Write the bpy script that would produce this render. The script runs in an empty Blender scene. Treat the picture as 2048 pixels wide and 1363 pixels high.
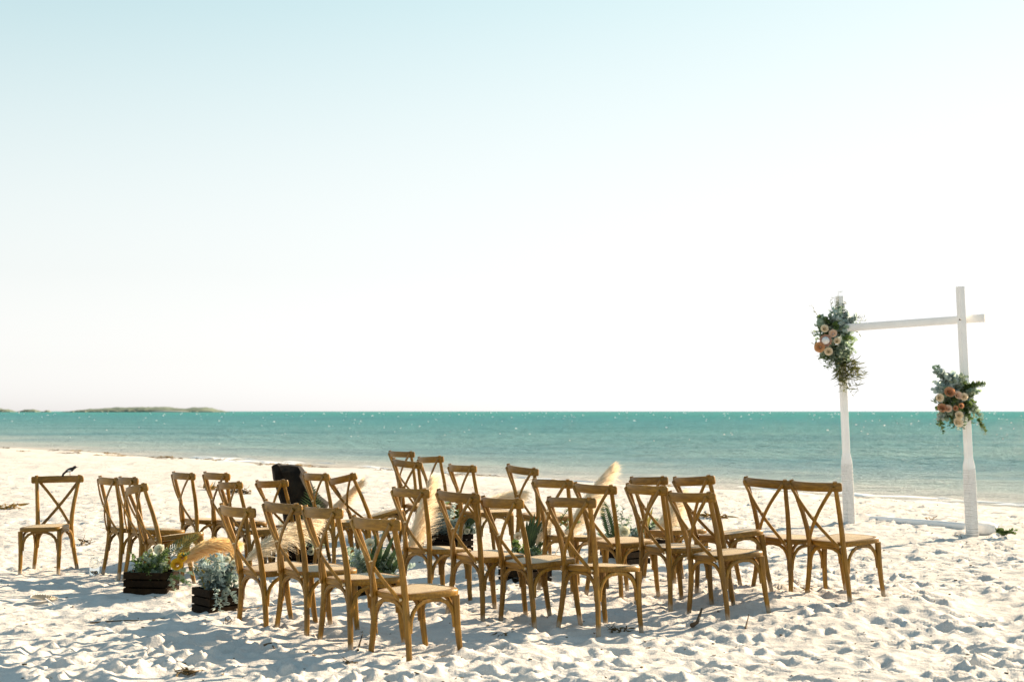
import bpy, math, random
import numpy as np
from mathutils import Vector, Matrix, Euler, Quaternion

random.seed(7)
rng = np.random.default_rng(7)
scene = bpy.context.scene
col = scene.collection
R = math.radians

# ------------------------------------------------------------------ camera
F_PX, CAM_Z, HORIZON_UP = 2844.0, 1.5, 140.0
PITCH = math.atan(HORIZON_UP / F_PX)
cam_data = bpy.data.cameras.new('camera')
cam_data.sensor_width = 36.0
cam_data.lens = 50.0
cam_data.clip_start = 0.1
cam_data.clip_end = 30000.0
cam_data.dof.use_dof = True
cam_data.dof.focus_distance = 10.6
cam_data.dof.aperture_fstop = 4.0
cam = bpy.data.objects.new('camera', cam_data)
cam.location = (0, 0, CAM_Z)
cam.rotation_euler = (math.pi / 2 + PITCH, 0, 0)
col.objects.link(cam)
scene.camera = cam

# ------------------------------------------------------------------ light
SUN_AZ, SUN_EL = R(57.0), R(24.0)          # azimuth measured from +Y (view) towards +X (right)
world = bpy.data.worlds.new('World')
scene.world = world
world.use_nodes = True
wn = world.node_tree
wn.nodes.clear()
sky = wn.nodes.new('ShaderNodeTexSky')
sky.sky_type = 'NISHITA'
sky.sun_disc = False
sky.sun_elevation = SUN_EL
sky.sun_rotation = SUN_AZ
sky.altitude = 0.0
sky.air_density = 1.0
sky.dust_density = 0.7
sky.ozone_density = 1.0
bg = wn.nodes.new('ShaderNodeBackground')
bg.inputs['Strength'].default_value = 0.1
wo = wn.nodes.new('ShaderNodeOutputWorld')
# the film's rendering of the sky: washed out and warm along the horizon, cyan above it, the plain sky overhead
wtc = wn.nodes.new('ShaderNodeTexCoord')
wsep = wn.nodes.new('ShaderNodeSeparateXYZ')
wn.links.new(wtc.outputs['Generated'], wsep.inputs['Vector'])
hs_ = wn.nodes.new('ShaderNodeHueSaturation')
satm = wn.nodes.new('ShaderNodeMapRange')
satm.inputs['From Min'].default_value = 0.0
satm.inputs['From Max'].default_value = 0.45
satm.inputs['To Min'].default_value = 0.12
satm.inputs['To Max'].default_value = 0.8
wn.links.new(wsep.outputs['Z'], satm.inputs['Value'])
wn.links.new(satm.outputs['Result'], hs_.inputs['Saturation'])
tramp = wn.nodes.new('ShaderNodeValToRGB')
te = tramp.color_ramp.elements
te[0].position, te[0].color = 0.0, (1.17, 1.12, 1.11, 1)
te[1].position, te[1].color = 0.30, (0.83, 1.05, 0.95, 1)
wn.links.new(wsep.outputs['Z'], tramp.inputs['Fac'])
tint = wn.nodes.new('ShaderNodeMix')
tint.data_type = 'RGBA'
tint.blend_type = 'MULTIPLY'
tint.inputs['Factor'].default_value = 1.0
wn.links.new(tramp.outputs['Color'], tint.inputs['B'])
wn.links.new(sky.outputs['Color'], hs_.inputs['Color'])
wn.links.new(hs_.outputs['Color'], tint.inputs['A'])
# film shoulder: highlights near the sun roll off softly instead of clipping
gain = wn.nodes.new('ShaderNodeVectorMath')
gain.operation = 'SCALE'
gain.inputs['Scale'].default_value = 0.205
wn.links.new(tint.outputs['Result'], gain.inputs[0])
wsx = wn.nodes.new('ShaderNodeSeparateXYZ')
wcx = wn.nodes.new('ShaderNodeCombineXYZ')
wn.links.new(gain.outputs['Vector'], wsx.inputs['Vector'])
for ch_ in 'XYZ':
    def mth(op, a, b_=None):
        nd = wn.nodes.new('ShaderNodeMath')
        nd.operation = op
        wn.links.new(a, nd.inputs[0])
        if b_ is not None:
            if isinstance(b_, float): nd.inputs[1].default_value = b_
            else: wn.links.new(b_, nd.inputs[1])
        return nd.outputs['Value']
    x_ = wsx.outputs[ch_]
    den_ = mth('POWER', mth('ADD', mth('POWER', x_, 3.0), 1.0), 1 / 3.0)
    wn.links.new(mth('DIVIDE', x_, den_), wcx.inputs[ch_])
ungain = wn.nodes.new('ShaderNodeVectorMath')
ungain.operation = 'SCALE'
ungain.inputs['Scale'].default_value = 3.7
wn.links.new(wcx.outputs['Vector'], ungain.inputs[0])
wn.links.new(ungain.outputs['Vector'], bg.inputs['Color'])
wn.links.new(bg.outputs['Background'], wo.inputs['Surface'])

sun_data = bpy.data.lights.new('sun', 'SUN')
sun_data.energy = 4.5
sun_data.angle = R(0.5)
sun_data.color = (1.0, 0.79, 0.555)
sun = bpy.data.objects.new('sun', sun_data)
sun_dir = Vector((math.sin(SUN_AZ) * math.cos(SUN_EL), math.cos(SUN_AZ) * math.cos(SUN_EL), math.sin(SUN_EL)))
sun.rotation_euler = sun_dir.to_track_quat('Z', 'Y').to_euler()
sun.location = sun_dir * 40
col.objects.link(sun)

scene.view_settings.view_transform = 'Standard'
scene.view_settings.look = 'None'
scene.view_settings.gamma = 1.0
scene.view_settings.use_curve_mapping = False
scene.view_settings.exposure = 1.63

# ------------------------------------------------------------------ helpers
def at(px, py, Y=None, z=None):
    """photo pixel -> point at distance Y, or on the level z"""
    cp, sp = math.cos(PITCH), math.sin(PITCH)
    a = (px - 1024) / F_PX
    b = -(py - 681.5) / F_PX
    dx, dy, dz = a, cp - b * sp, sp + b * cp
    t = (z - CAM_Z) / dz if Y is None else Y / dy
    return Vector((dx * t, dy * t, CAM_Z + dz * t))

def tag(o, label=None, cat=None, group=None, kind=None):
    if label: o['label'] = label
    if cat: o['category'] = cat
    if group: o['group'] = group
    if kind: o['kind'] = kind
    return o

def empty(name, loc, rot=(0, 0, 0)):
    o = bpy.data.objects.new(name, None)
    o.empty_display_size = 0.1
    o.location = loc
    o.rotation_euler = rot
    col.objects.link(o)
    return o

class MB:
    def __init__(self):
        self.v, self.f = [], []
    def add(self, vs, fs):
        n = len(self.v)
        self.v.extend([tuple(p) for p in vs])
        self.f.extend([tuple(i + n for i in f) for f in fs])
    def box(self, c, s, rot=None, jitter=0.0):
        hx, hy, hz = s[0] / 2, s[1] / 2, s[2] / 2
        vs = [Vector((x * hx, y * hy, z * hz)) for z in (-1, 1) for y in (-1, 1) for x in (-1, 1)]
        if jitter:
            vs = [v + Vector([random.uniform(-jitter, jitter) for _ in range(3)]) for v in vs]
        if rot is not None:
            vs = [rot @ v for v in vs]
        vs = [v + Vector(c) for v in vs]
        self.add(vs, [(0, 2, 3, 1), (4, 5, 7, 6), (0, 1, 5, 4), (2, 6, 7, 3), (0, 4, 6, 2), (1, 3, 7, 5)])
    def sweep(self, path, w, h, ref=(0, 1, 0), ch=0.3, cap=True, ws=None, k=8):
        """section w (across) x h (along ref), chamfered or round, swept along path"""
        P = [Vector(p) for p in path]
        n = len(P)
        rings = []
        if k == 8:
            c = ch
            prof = [(-.5 + c, -.5), (.5 - c, -.5), (.5, -.5 + c), (.5, .5 - c), (.5 - c, .5), (-.5 + c, .5), (-.5, .5 - c), (-.5, -.5 + c)]
        else:
            prof = [(.5 * math.cos(2 * math.pi * i / k), .5 * math.sin(2 * math.pi * i / k)) for i in range(k)]
        for i in range(n):
            t = (P[min(i + 1, n - 1)] - P[max(i - 1, 0)]).normalized()
            r = Vector(ref)
            r = (r - t * r.dot(t))
            if r.length < 1e-4:
                r = Vector((1, 0, 0)) - t * t.x
            r.normalize()
            s = t.cross(r)
            q = ws[i] if ws else 1.0
            rings.append([P[i] + s * (a * w * q) + r * (b * h * q) for a, b in prof])
        vs = [p for ring in rings for p in ring]
        m = len(prof)
        fs = []
        for i in range(n - 1):
            for j in range(m):
                a, b = i * m + j, i * m + (j + 1) % m
                fs.append((a, b, b + m, a + m))
        if cap:
            fs.append(tuple(range(m - 1, -1, -1)))
            fs.append(tuple(range((n - 1) * m, n * m)))
        self.add(vs, fs)
    def leaf(self, base, d, up, L, W, fold=0.25, kind=0, curl=0.15):
        """pointed or round leaf of 2x(n) faces with a fold along the midrib"""
        d = d.normalized()
        s = d.cross(up)
        if s.length < 1e-4:
            s = d.cross(Vector((1, 0, .3)))
        s.normalize()
        u = s.cross(d).normalized()
        prof = [(0, .12), (.35, 1), (.7, .75), (1, .03)] if kind == 0 else [(0, .15), (.25, .85), (.65, 1), (.93, .45)]
        vs = []
        for t, w in prof:
            c = base + d * (L * t) - u * (curl * L * t * t)
            o = s * (W * w * .5)
            vs += [c - o + u * (fold * W * w * .5), c, c + o + u * (fold * W * w * .5)]
        fs = []
        for i in range(len(prof) - 1):
            a = i * 3
            fs += [(a, a + 1, a + 4, a + 3), (a + 1, a + 2, a + 5, a + 4)]
        self.add(vs, fs)
    def mesh(self, name, mat, smooth=40):
        me = bpy.data.meshes.new(name)
        me.from_pydata(self.v, [], self.f)
        me.materials.append(mat)
        if smooth:
            me.polygons.foreach_set('use_smooth', [True] * len(me.polygons))
            try:
                me.set_sharp_from_angle(angle=R(smooth))
            except Exception:
                pass
        me.update()
        return me
    def build(self, name, mat, parent=None, smooth=40):
        return link(name, self.mesh(name, mat, smooth), parent)

def link(name, me, parent=None, loc=None):
    o = bpy.data.objects.new(name, me)
    if parent: o.parent = parent
    if loc is not None: o.location = loc
    col.objects.link(o)
    return o

# ------------------------------------------------------------------ materials
def material(name):
    m = bpy.data.materials.new(name)
    m.use_nodes = True
    nt = m.node_tree
    b = nt.nodes['Principled BSDF']
    return m, nt, b

def N(nt, t, **kw):
    n = nt.nodes.new(t)
    for k, v in kw.items():
        setattr(n, k, v)
    return n

def ramp(nt, stops, src=None):
    r = nt.nodes.new('ShaderNodeValToRGB')
    e = r.color_ramp.elements
    while len(e) < len(stops): e.new(.5)
    for i, (p, c) in enumerate(stops):
        e[i].position = p
        e[i].color = (*c, 1)
    if src is not None: nt.links.new(src, r.inputs['Fac'])
    return r

def noise(nt, vec, scale, detail=3, rough=.55):
    n = nt.nodes.new('ShaderNodeTexNoise')
    n.inputs['Scale'].default_value = scale
    n.inputs['Detail'].default_value = detail
    n.inputs['Roughness'].default_value = rough
    if vec is not None: nt.links.new(vec, n.inputs['Vector'])
    return n

def bump(nt, b, h, strength, dist):
    n = nt.nodes.new('ShaderNodeBump')
    n.inputs['Strength'].default_value = strength
    n.inputs['Distance'].default_value = dist
    nt.links.new(h, n.inputs['Height'])
    nt.links.new(n.outputs['Normal'], b.inputs['Normal'])
    return n

def simple(name, c1, c2, scale=12, rough=.6, spec=.3, translucent=0.0, bs=0.0, tcol=None, per_object=0.0):
    m, nt, b = material(name)
    tc = N(nt, 'ShaderNodeTexCoord')
    n = noise(nt, tc.outputs['Object'], scale, 4)
    r = ramp(nt, [(.3, c1), (.7, c2)], n.outputs['Fac'])
    src = r.outputs['Color']
    if per_object:
        oi = N(nt, 'ShaderNodeObjectInfo')
        hs = N(nt, 'ShaderNodeHueSaturation')
        mr = N(nt, 'ShaderNodeMapRange')
        mr.inputs['To Min'].default_value = 1 - per_object
        mr.inputs['To Max'].default_value = 1 + per_object
        nt.links.new(oi.outputs['Random'], mr.inputs['Value'])
        nt.links.new(mr.outputs['Result'], hs.inputs['Value'])
        nt.links.new(src, hs.inputs['Color'])
        src = hs.outputs['Color']
    nt.links.new(src, b.inputs['Base Color'])
    b.inputs['Roughness'].default_value = rough
    b.inputs['Specular IOR Level'].default_value = spec
    if bs: bump(nt, b, n.outputs['Fac'], bs, .01)
    if translucent:
        t = N(nt, 'ShaderNodeBsdfTranslucent')
        if tcol: t.inputs['Color'].default_value = (*tcol, 1)
        else: nt.links.new(src, t.inputs['Color'])
        mx = N(nt, 'ShaderNodeMixShader')
        mx.inputs['Fac'].default_value = translucent
        nt.links.new(b.outputs['BSDF'], mx.inputs[1])
        nt.links.new(t.outputs['BSDF'], mx.inputs[2])
        nt.links.new(mx.outputs['Shader'], nt.nodes['Material Output'].inputs['Surface'])
    return m

# honey-brown chair wood: grain stretched along z plus blotches, each chair a little different
def wood_mat(name='chair_wood', gscale=(60, 60, 7)):
    m, nt, b = material(name)
    tc = N(nt, 'ShaderNodeTexCoord')
    mp = N(nt, 'ShaderNodeMapping')
    mp.inputs['Scale'].default_value = gscale
    oi0 = N(nt, 'ShaderNodeObjectInfo')
    sh = N(nt, 'ShaderNodeVectorMath', operation='SCALE')
    sh.inputs[0].default_value = (7, 11, 5)
    nt.links.new(oi0.outputs['Random'], sh.inputs['Scale'])
    of = N(nt, 'ShaderNodeVectorMath', operation='ADD')
    nt.links.new(tc.outputs['Object'], of.inputs[0])
    nt.links.new(sh.outputs['Vector'], of.inputs[1])
    nt.links.new(of.outputs['Vector'], mp.inputs['Vector'])
    g = noise(nt, mp.outputs['Vector'], 1.0, 5, .6)
    r = ramp(nt, [(.25, (.130, .063, .0048)), (.5, (.215, .108, .0092)), (.75, (.335, .180, .020))], g.outputs['Fac'])
    bl = noise(nt, of.outputs['Vector'], 5, 3)
    r2 = ramp(nt, [(.3, (.72, .72, .72)), (.7, (1.12, 1.10, 1.05))], bl.outputs['Fac'])
    mx = N(nt, 'ShaderNodeMix', data_type='RGBA', blend_type='MULTIPLY')
    mx.inputs['Factor'].default_value = 1
    nt.links.new(r.outputs['Color'], mx.inputs['A'])
    nt.links.new(r2.outputs['Color'], mx.inputs['B'])
    oi = N(nt, 'ShaderNodeObjectInfo')
    mr = N(nt, 'ShaderNodeMapRange')
    mr.inputs['To Min'].default_value = .82
    mr.inputs['To Max'].default_value = 1.15
    nt.links.new(oi.outputs['Random'], mr.inputs['Value'])
    hs = N(nt, 'ShaderNodeHueSaturation')
    nt.links.new(mr.outputs['Result'], hs.inputs['Value'])
    nt.links.new(mx.outputs['Result'], hs.inputs['Color'])
    # dry sand clinging to the feet
    sp = N(nt, 'ShaderNodeSeparateXYZ')
    nt.links.new(tc.outputs['Object'], sp.inputs['Vector'])
    dz = N(nt, 'ShaderNodeMath', operation='MULTIPLY_ADD')
    nt.links.new(g.outputs['Fac'], dz.inputs[0])
    dz.inputs[1].default_value = -.10
    nt.links.new(sp.outputs['Z'], dz.inputs[2])
    dm = N(nt, 'ShaderNodeMapRange')
    dm.inputs['From Min'].default_value = -.02
    dm.inputs['From Max'].default_value = .01
    dm.inputs['To Min'].default_value = .45
    dm.inputs['To Max'].default_value = 0
    nt.links.new(dz.outputs['Value'], dm.inputs['Value'])
    ds = N(nt, 'ShaderNodeMix', data_type='RGBA')
    nt.links.new(dm.outputs['Result'], ds.inputs['Factor'])
    nt.links.new(hs.outputs['Color'], ds.inputs['A'])
    ds.inputs['B'].default_value = (.5, .46, .40, 1)
    nt.links.new(ds.outputs['Result'], b.inputs['Base Color'])
    b.inputs['Roughness'].default_value = .4
    b.inputs['Specular IOR Level'].default_value = .32
    bump(nt, b, g.outputs['Fac'], .35, .002)
    return m

def rattan_mat():
    m, nt, b = material('woven_rattan')
    tc = N(nt, 'ShaderNodeTexCoord')
    mp = N(nt, 'ShaderNodeMapping')
    mp.inputs['Scale'].default_value = (1, 1, 0.001)
    nt.links.new(tc.outputs['Object'], mp.inputs['Vector'])
    w1 = N(nt, 'ShaderNodeTexWave', bands_direction='X')
    w2 = N(nt, 'ShaderNodeTexWave', bands_direction='Y')
    for w in (w1, w2):
        w.inputs['Scale'].default_value = 38
        w.inputs['Distortion'].default_value = .6
        w.inputs['Detail'].default_value = 1
        nt.links.new(mp.outputs['Vector'], w.inputs['Vector'])
    mm = N(nt, 'ShaderNodeMath', operation='MULTIPLY')
    nt.links.new(w1.outputs['Fac'], mm.inputs[0])
    nt.links.new(w2.outputs['Fac'], mm.inputs[1])
    r = ramp(nt, [(.02, (.32, .215, .10)), (.3, (.64, .50, .30)), (.8, (.76, .62, .41))], mm.outputs['Value'])
    nt.links.new(r.outputs['Color'], b.inputs['Base Color'])
    b.inputs['Roughness'].default_value = .5
    bump(nt, b, mm.outputs['Value'], .6, .003)
    return m

SHORE_A, SHORE_B = 38.3, 1.28        # shoreline: Y = A - B*X
SN = math.sqrt(1 + SHORE_B ** 2)
def shore_coord(nt):
    """signed metres inland of the waterline, from object coordinates"""
    tc = N(nt, 'ShaderNodeTexCoord')
    d = N(nt, 'ShaderNodeVectorMath', operation='DOT_PRODUCT')
    nt.links.new(tc.outputs['Object'], d.inputs[0])
    d.inputs[1].default_value = (-SHORE_B / SN, -1 / SN, 0)
    a = N(nt, 'ShaderNodeMath', operation='ADD')
    nt.links.new(d.outputs['Value'], a.inputs[0])
    a.inputs[1].default_value = SHORE_A / SN
    return tc, a.outputs['Value']

def sand_mat():
    m, nt, b = material('beach_sand')
    tc, s = shore_coord(nt)
    n1 = noise(nt, tc.outputs['Object'], .8, 4)
    n2 = noise(nt, tc.outputs['Object'], 260, 2)
    n3 = noise(nt, tc.outputs['Object'], 14, 5, .65)
    r = ramp(nt, [(.3, (.55, .525, .49)), (.7, (.64, .615, .58))], n1.outputs['Fac'])
    r2 = ramp(nt, [(.32, (.8, .78, .75)), (.6, (1.04, 1.04, 1.04))], n2.outputs['Fac'])
    mx = N(nt, 'ShaderNodeMix', data_type='RGBA', blend_type='MULTIPLY')
    mx.inputs['Factor'].default_value = 1
    nt.links.new(r.outputs['Color'], mx.inputs['A'])
    nt.links.new(r2.outputs['Color'], mx.inputs['B'])
    # wet strip beside the water
    wv = N(nt, 'ShaderNodeMath', operation='MULTIPLY_ADD')
    nt.links.new(n1.outputs['Fac'], wv.inputs[0])
    wv.inputs[1].default_value = -3.0
    nt.links.new(s, wv.inputs[2])
    wet = N(nt, 'ShaderNodeMapRange', interpolation_type='SMOOTHSTEP')
    wet.inputs['From Min'].default_value = 0.2
    wet.inputs['From Max'].default_value = 2.6
    wet.inputs['To Min'].default_value = 1
    wet.inputs['To Max'].default_value = 0
    nt.links.new(wv.outputs['Value'], wet.inputs['Value'])
    mw = N(nt, 'ShaderNodeMix', data_type='RGBA')
    nt.links.new(wet.outputs['Result'], mw.inputs['Factor'])
    nt.links.new(mx.outputs['Result'], mw.inputs['A'])
    mw.inputs['B'].default_value = (.48, .415, .345, 1)
    nt.links.new(mw.outputs['Result'], b.inputs['Base Color'])
    rr = N(nt, 'ShaderNodeMapRange')
    rr.inputs['To Min'].default_value = .9
    rr.inputs['To Max'].default_value = .35
    nt.links.new(wet.outputs['Result'], rr.inputs['Value'])
    nt.links.new(rr.outputs['Result'], b.inputs['Roughness'])
    b.inputs['Specular IOR Level'].default_value = .2
    ad = N(nt, 'ShaderNodeMath', operation='MULTIPLY_ADD')
    nt.links.new(n2.outputs['Fac'], ad.inputs[0])
    ad.inputs[1].default_value = .12
    nt.links.new(n3.outputs['Fac'], ad.inputs[2])
    bump(nt, b, ad.outputs['Value'], .55, .035)
    return m

def sea_mat():
    m, nt, b = material('sea_water')
    tc, s = shore_coord(nt)
    # depth colours: pale over the sandy shallows, green-blue further out
    sh = N(nt, 'ShaderNodeMath', operation='MULTIPLY')
    nt.links.new(s, sh.inputs[0])
    sh.inputs[1].default_value = -1
    lg = N(nt, 'ShaderNodeMath', operation='LOGARITHM')
    ad = N(nt, 'ShaderNodeMath', operation='ADD')
    mxn = N(nt, 'ShaderNodeMath', operation='MAXIMUM')
    nt.links.new(sh.outputs['Value'], mxn.inputs[0])
    mxn.inputs[1].default_value = 0
    nt.links.new(mxn.outputs['Value'], ad.inputs[0])
    ad.inputs[1].default_value = 1
    nt.links.new(ad.outputs['Value'], lg.inputs[0])
    lg.inputs[1].default_value = 10
    mp = N(nt, 'ShaderNodeMapping')
    mp.inputs['Rotation'].default_value = (0, 0, R(25))
    mp.inputs['Scale'].default_value = (.45, 1, 1)
    nt.links.new(tc.outputs['Object'], mp.inputs['Vector'])
    big = noise(nt, mp.outputs['Vector'], .05, 4)
    jit = N(nt, 'ShaderNodeMath', operation='MULTIPLY_ADD')
    nt.links.new(big.outputs['Fac'], jit.inputs[0])
    jit.inputs[1].default_value = .5
    nt.links.new(lg.outputs['Value'], jit.inputs[2])
    mr = N(nt, 'ShaderNodeMapRange')
    mr.inputs['From Min'].default_value = .25
    mr.inputs['From Max'].default_value = 3.3
    nt.links.new(jit.outputs['Value'], mr.inputs['Value'])
    r = ramp(nt, [(0, (.46, .41, .36)), (.15, (.52, .52, .49)), (.28, (.33, .41, .41)), (.42, (.16, .30, .32)), (.60, (.085, .245, .262)), (.72, (.05, .215, .235)), (.84, (.03, .222, .212)), (1, (.026, .225, .203))], mr.outputs['Result'])
    w1 = noise(nt, mp.outputs['Vector'], 2.4, 6, .68)
    w2 = noise(nt, mp.outputs['Vector'], .28, 4, .6)
    sm = N(nt, 'ShaderNodeMath', operation='MULTIPLY_ADD')
    nt.links.new(w2.outputs['Fac'], sm.inputs[0])
    sm.inputs[1].default_value = 1.6
    nt.links.new(w1.outputs['Fac'], sm.inputs[2])
    # light scattered back out of the water, plus the part of the sky that a choppy surface mirrors
    pm = N(nt, 'ShaderNodeMapping')                      # weed beds plus painted wave-reflection streaks: long dark and light patches
    pm.inputs['Rotation'].default_value = (0, 0, R(8))
    pm.inputs['Scale'].default_value = (.035, .11, 1)
    nt.links.new(tc.outputs['Object'], pm.inputs['Vector'])
    pn = noise(nt, pm.outputs['Vector'], 1.0, 5, .62)
    pr = ramp(nt, [(.33, (.66, .78, .86)), (.52, (1, 1, 1)), (.72, (1.18, 1.10, 1.06))], pn.outputs['Fac'])
    pmx = N(nt, 'ShaderNodeMix', data_type='RGBA', blend_type='MULTIPLY')
    pmx.inputs['Factor'].default_value = 1
    nt.links.new(r.outputs['Color'], pmx.inputs['A'])
    nt.links.new(pr.outputs['Color'], pmx.inputs['B'])
    nt.links.new(pmx.outputs['Result'], b.inputs['Base Color'])
    b.inputs['Roughness'].default_value = .8
    b.inputs['Specular IOR Level'].default_value = 0
    gl = N(nt, 'ShaderNodeBsdfGlossy')
    gl.inputs['Roughness'].default_value = .12
    bump(nt, b, sm.outputs['Value'], 1.0, .60)
    bn = [n for n in nt.nodes if n.bl_idname == 'ShaderNodeBump'][0]
    nt.links.new(bn.outputs['Normal'], gl.inputs['Normal'])
    mx = N(nt, 'ShaderNodeMixShader')
    fr = N(nt, 'ShaderNodeFresnel')
    fr.inputs['IOR'].default_value = 1.33
    nt.links.new(bn.outputs['Normal'], fr.inputs['Normal'])
    fm = N(nt, 'ShaderNodeMapRange')
    fm.inputs['From Min'].default_value = .05
    fm.inputs['From Max'].default_value = .9
    fm.inputs['To Min'].default_value = .02
    fm.inputs['To Max'].default_value = .46
    nt.links.new(fr.outputs['Fac'], fm.inputs['Value'])
    nt.links.new(fm.outputs['Result'], mx.inputs['Fac'])
    nt.links.new(b.outputs['BSDF'], mx.inputs[1])
    nt.links.new(gl.outputs['BSDF'], mx.inputs[2])
    nt.links.new(mx.outputs['Shader'], nt.nodes['Material Output'].inputs['Surface'])
    return m

M = {}
M['wood'] = wood_mat()
M['wood_x'] = wood_mat('chair_wood_crosswise', (7, 70, 70))
M['rattan'] = rattan_mat()
M['sand'] = sand_mat()
M['sea'] = sea_mat()
M['bolt'] = simple('brass_bolt', (.45, .36, .22), (.6, .5, .32), rough=.3, spec=.6)
M['bolt'].node_tree.nodes['Principled BSDF'].inputs['Metallic'].default_value = .7
M['white'] = simple('white_paint', (.78, .765, .74), (.87, .855, .83), 6, .5, .3, bs=.03)
M['wrap'] = simple('white_cord', (.70, .685, .66), (.84, .825, .80), 30, .75, .2, bs=.3)
M['foot'] = simple('grey_gap_core', (.48, .465, .44), (.6, .58, .56), 20, .8, .2)  # core toned grey so the gaps between cord turns read darker
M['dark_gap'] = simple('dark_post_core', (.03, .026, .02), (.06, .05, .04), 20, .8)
M['crate'] = simple('dark_stained_crate', (.007, .0042, .002), (.020, .0115, .005), 22, .8, .08, bs=.3, per_object=.3)
M['crate_in'] = simple('crate_floor', (.02, .014, .008), (.05, .033, .018), 22, .8)
M['stem'] = simple('stem', (.05, .06, .02), (.10, .09, .035), 20, .7)
M['euc'] = simple('eucalyptus_leaf', (.25, .34, .245), (.43, .52, .41), 18, .6, .2, .50, per_object=.3)
M['euc_blue'] = simple('blue_gum_leaf', (.40, .50, .475), (.58, .66, .63), 18, .6, .2, .50, per_object=.2)
M['silver'] = simple('silver_leaf', (.15, .21, .195), (.33, .40, .375), 22, .65, .25, .18, per_object=.2)
M['green'] = simple('green_leaf', (.07, .125, .035), (.16, .23, .08), 18, .5, .25, .50, per_object=.3)
M['olive'] = simple('willow_leaf', (.10, .115, .035), (.20, .21, .075), 25, .5, .3, .3, per_object=.3)
M['palm'] = simple('palm_leaf', (.02, .05, .018), (.05, .09, .03), 14, .45, .4, .2, per_object=.25)
M['palm_gold'] = simple('golden_palm_leaf', (.20, .17, .04), (.32, .27, .08), 14, .5, .3, .35)
M['plume'] = simple('pampas_plume', (.78, .68, .52), (.90, .82, .68), 9, .85, .1, .62, tcol=(.92, .82, .64), per_object=.1)
M['plume_gold'] = simple('golden_pampas', (.72, .57, .32), (.86, .73, .50), 9, .85, .1, .60, tcol=(.92, .70, .34))
M['rose_cream'] = simple('cream_rose', (.80, .68, .48), (.86, .76, .60), 40, .6, .2, .35)
M['rose_blush'] = simple('blush_rose', (.80, .58, .42), (.86, .70, .56), 40, .6, .2, .35)
M['rose_white'] = simple('white_rose', (.66, .66, .50), (.78, .77, .64), 40, .6, .2, .25)
M['rose_peach'] = simple('peach_flower', (.62, .33, .15), (.72, .46, .25), 40, .6, .2, .25)
M['rust'] = simple('rust_flower', (.52, .24, .12), (.64, .38, .22), 40, .6, .2, .3)
M['yellow'] = simple('yellow_flower', (.70, .42, .02), (.80, .55, .06), 30, .6, .2, .3)
M['protea'] = simple('protea_bract', (.55, .30, .24), (.66, .45, .34), 30, .6, .2, .2)
M['protea_dome'] = simple('protea_dome', (.62, .60, .58), (.75, .74, .72), 60, .9, .1, bs=.6)
M['weed'] = simple('dry_seaweed', (.06, .04, .015), (.17, .115, .045), 30, .8)
M['weed_gold'] = simple('golden_seaweed', (.20, .12, .025), (.40, .25, .06), 30, .8, translucent=.25)
M['twig'] = simple('twig_bark', (.05, .035, .02), (.12, .085, .05), 40, .8)
M['log'] = simple('charred_wood', (.005, .004, .003), (.024, .019, .013), 9, .8, .12, bs=1.0)
M['bird_black'] = simple('black_feathers', (.012, .011, .01), (.03, .027, .024), 60, .6)
M['bird_white'] = simple('white_feathers', (.6, .58, .54), (.75, .73, .7), 60, .8)
M['fan'] = simple('woven_palm_fan', (.36, .30, .21), (.5, .44, .34), 40, .7, translucent=.2)
M['rock'] = simple('island_rock', (.15, .17, .14), (.26, .26, .22), .06, .9)
M['scrub'] = simple('island_scrub', (.085, .12, .09), (.16, .19, .14), .12, .9)  # scrub green with distance haze lightened into it
M['dune'] = simple('island_sand', (.5, .45, .37), (.6, .55, .47), .05, .9)
M['foam'] = simple('foam', (.8, .82, .82), (.85, .86, .86), 3, .7)  # white of the shore foam, also of the painted sun glints
g, nt, b = material('clear_glass')
b.inputs['Base Color'].default_value = (.95, .97, .96, 1)
b.inputs['Roughness'].default_value = .03
b.inputs['Transmission Weight'].default_value = 1.0
b.inputs['IOR'].default_value = 1.45
M['glass'] = g
M['pebble'] = simple('grey_pebble', (.10, .09, .075), (.26, .24, .2), 50, .7)

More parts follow.
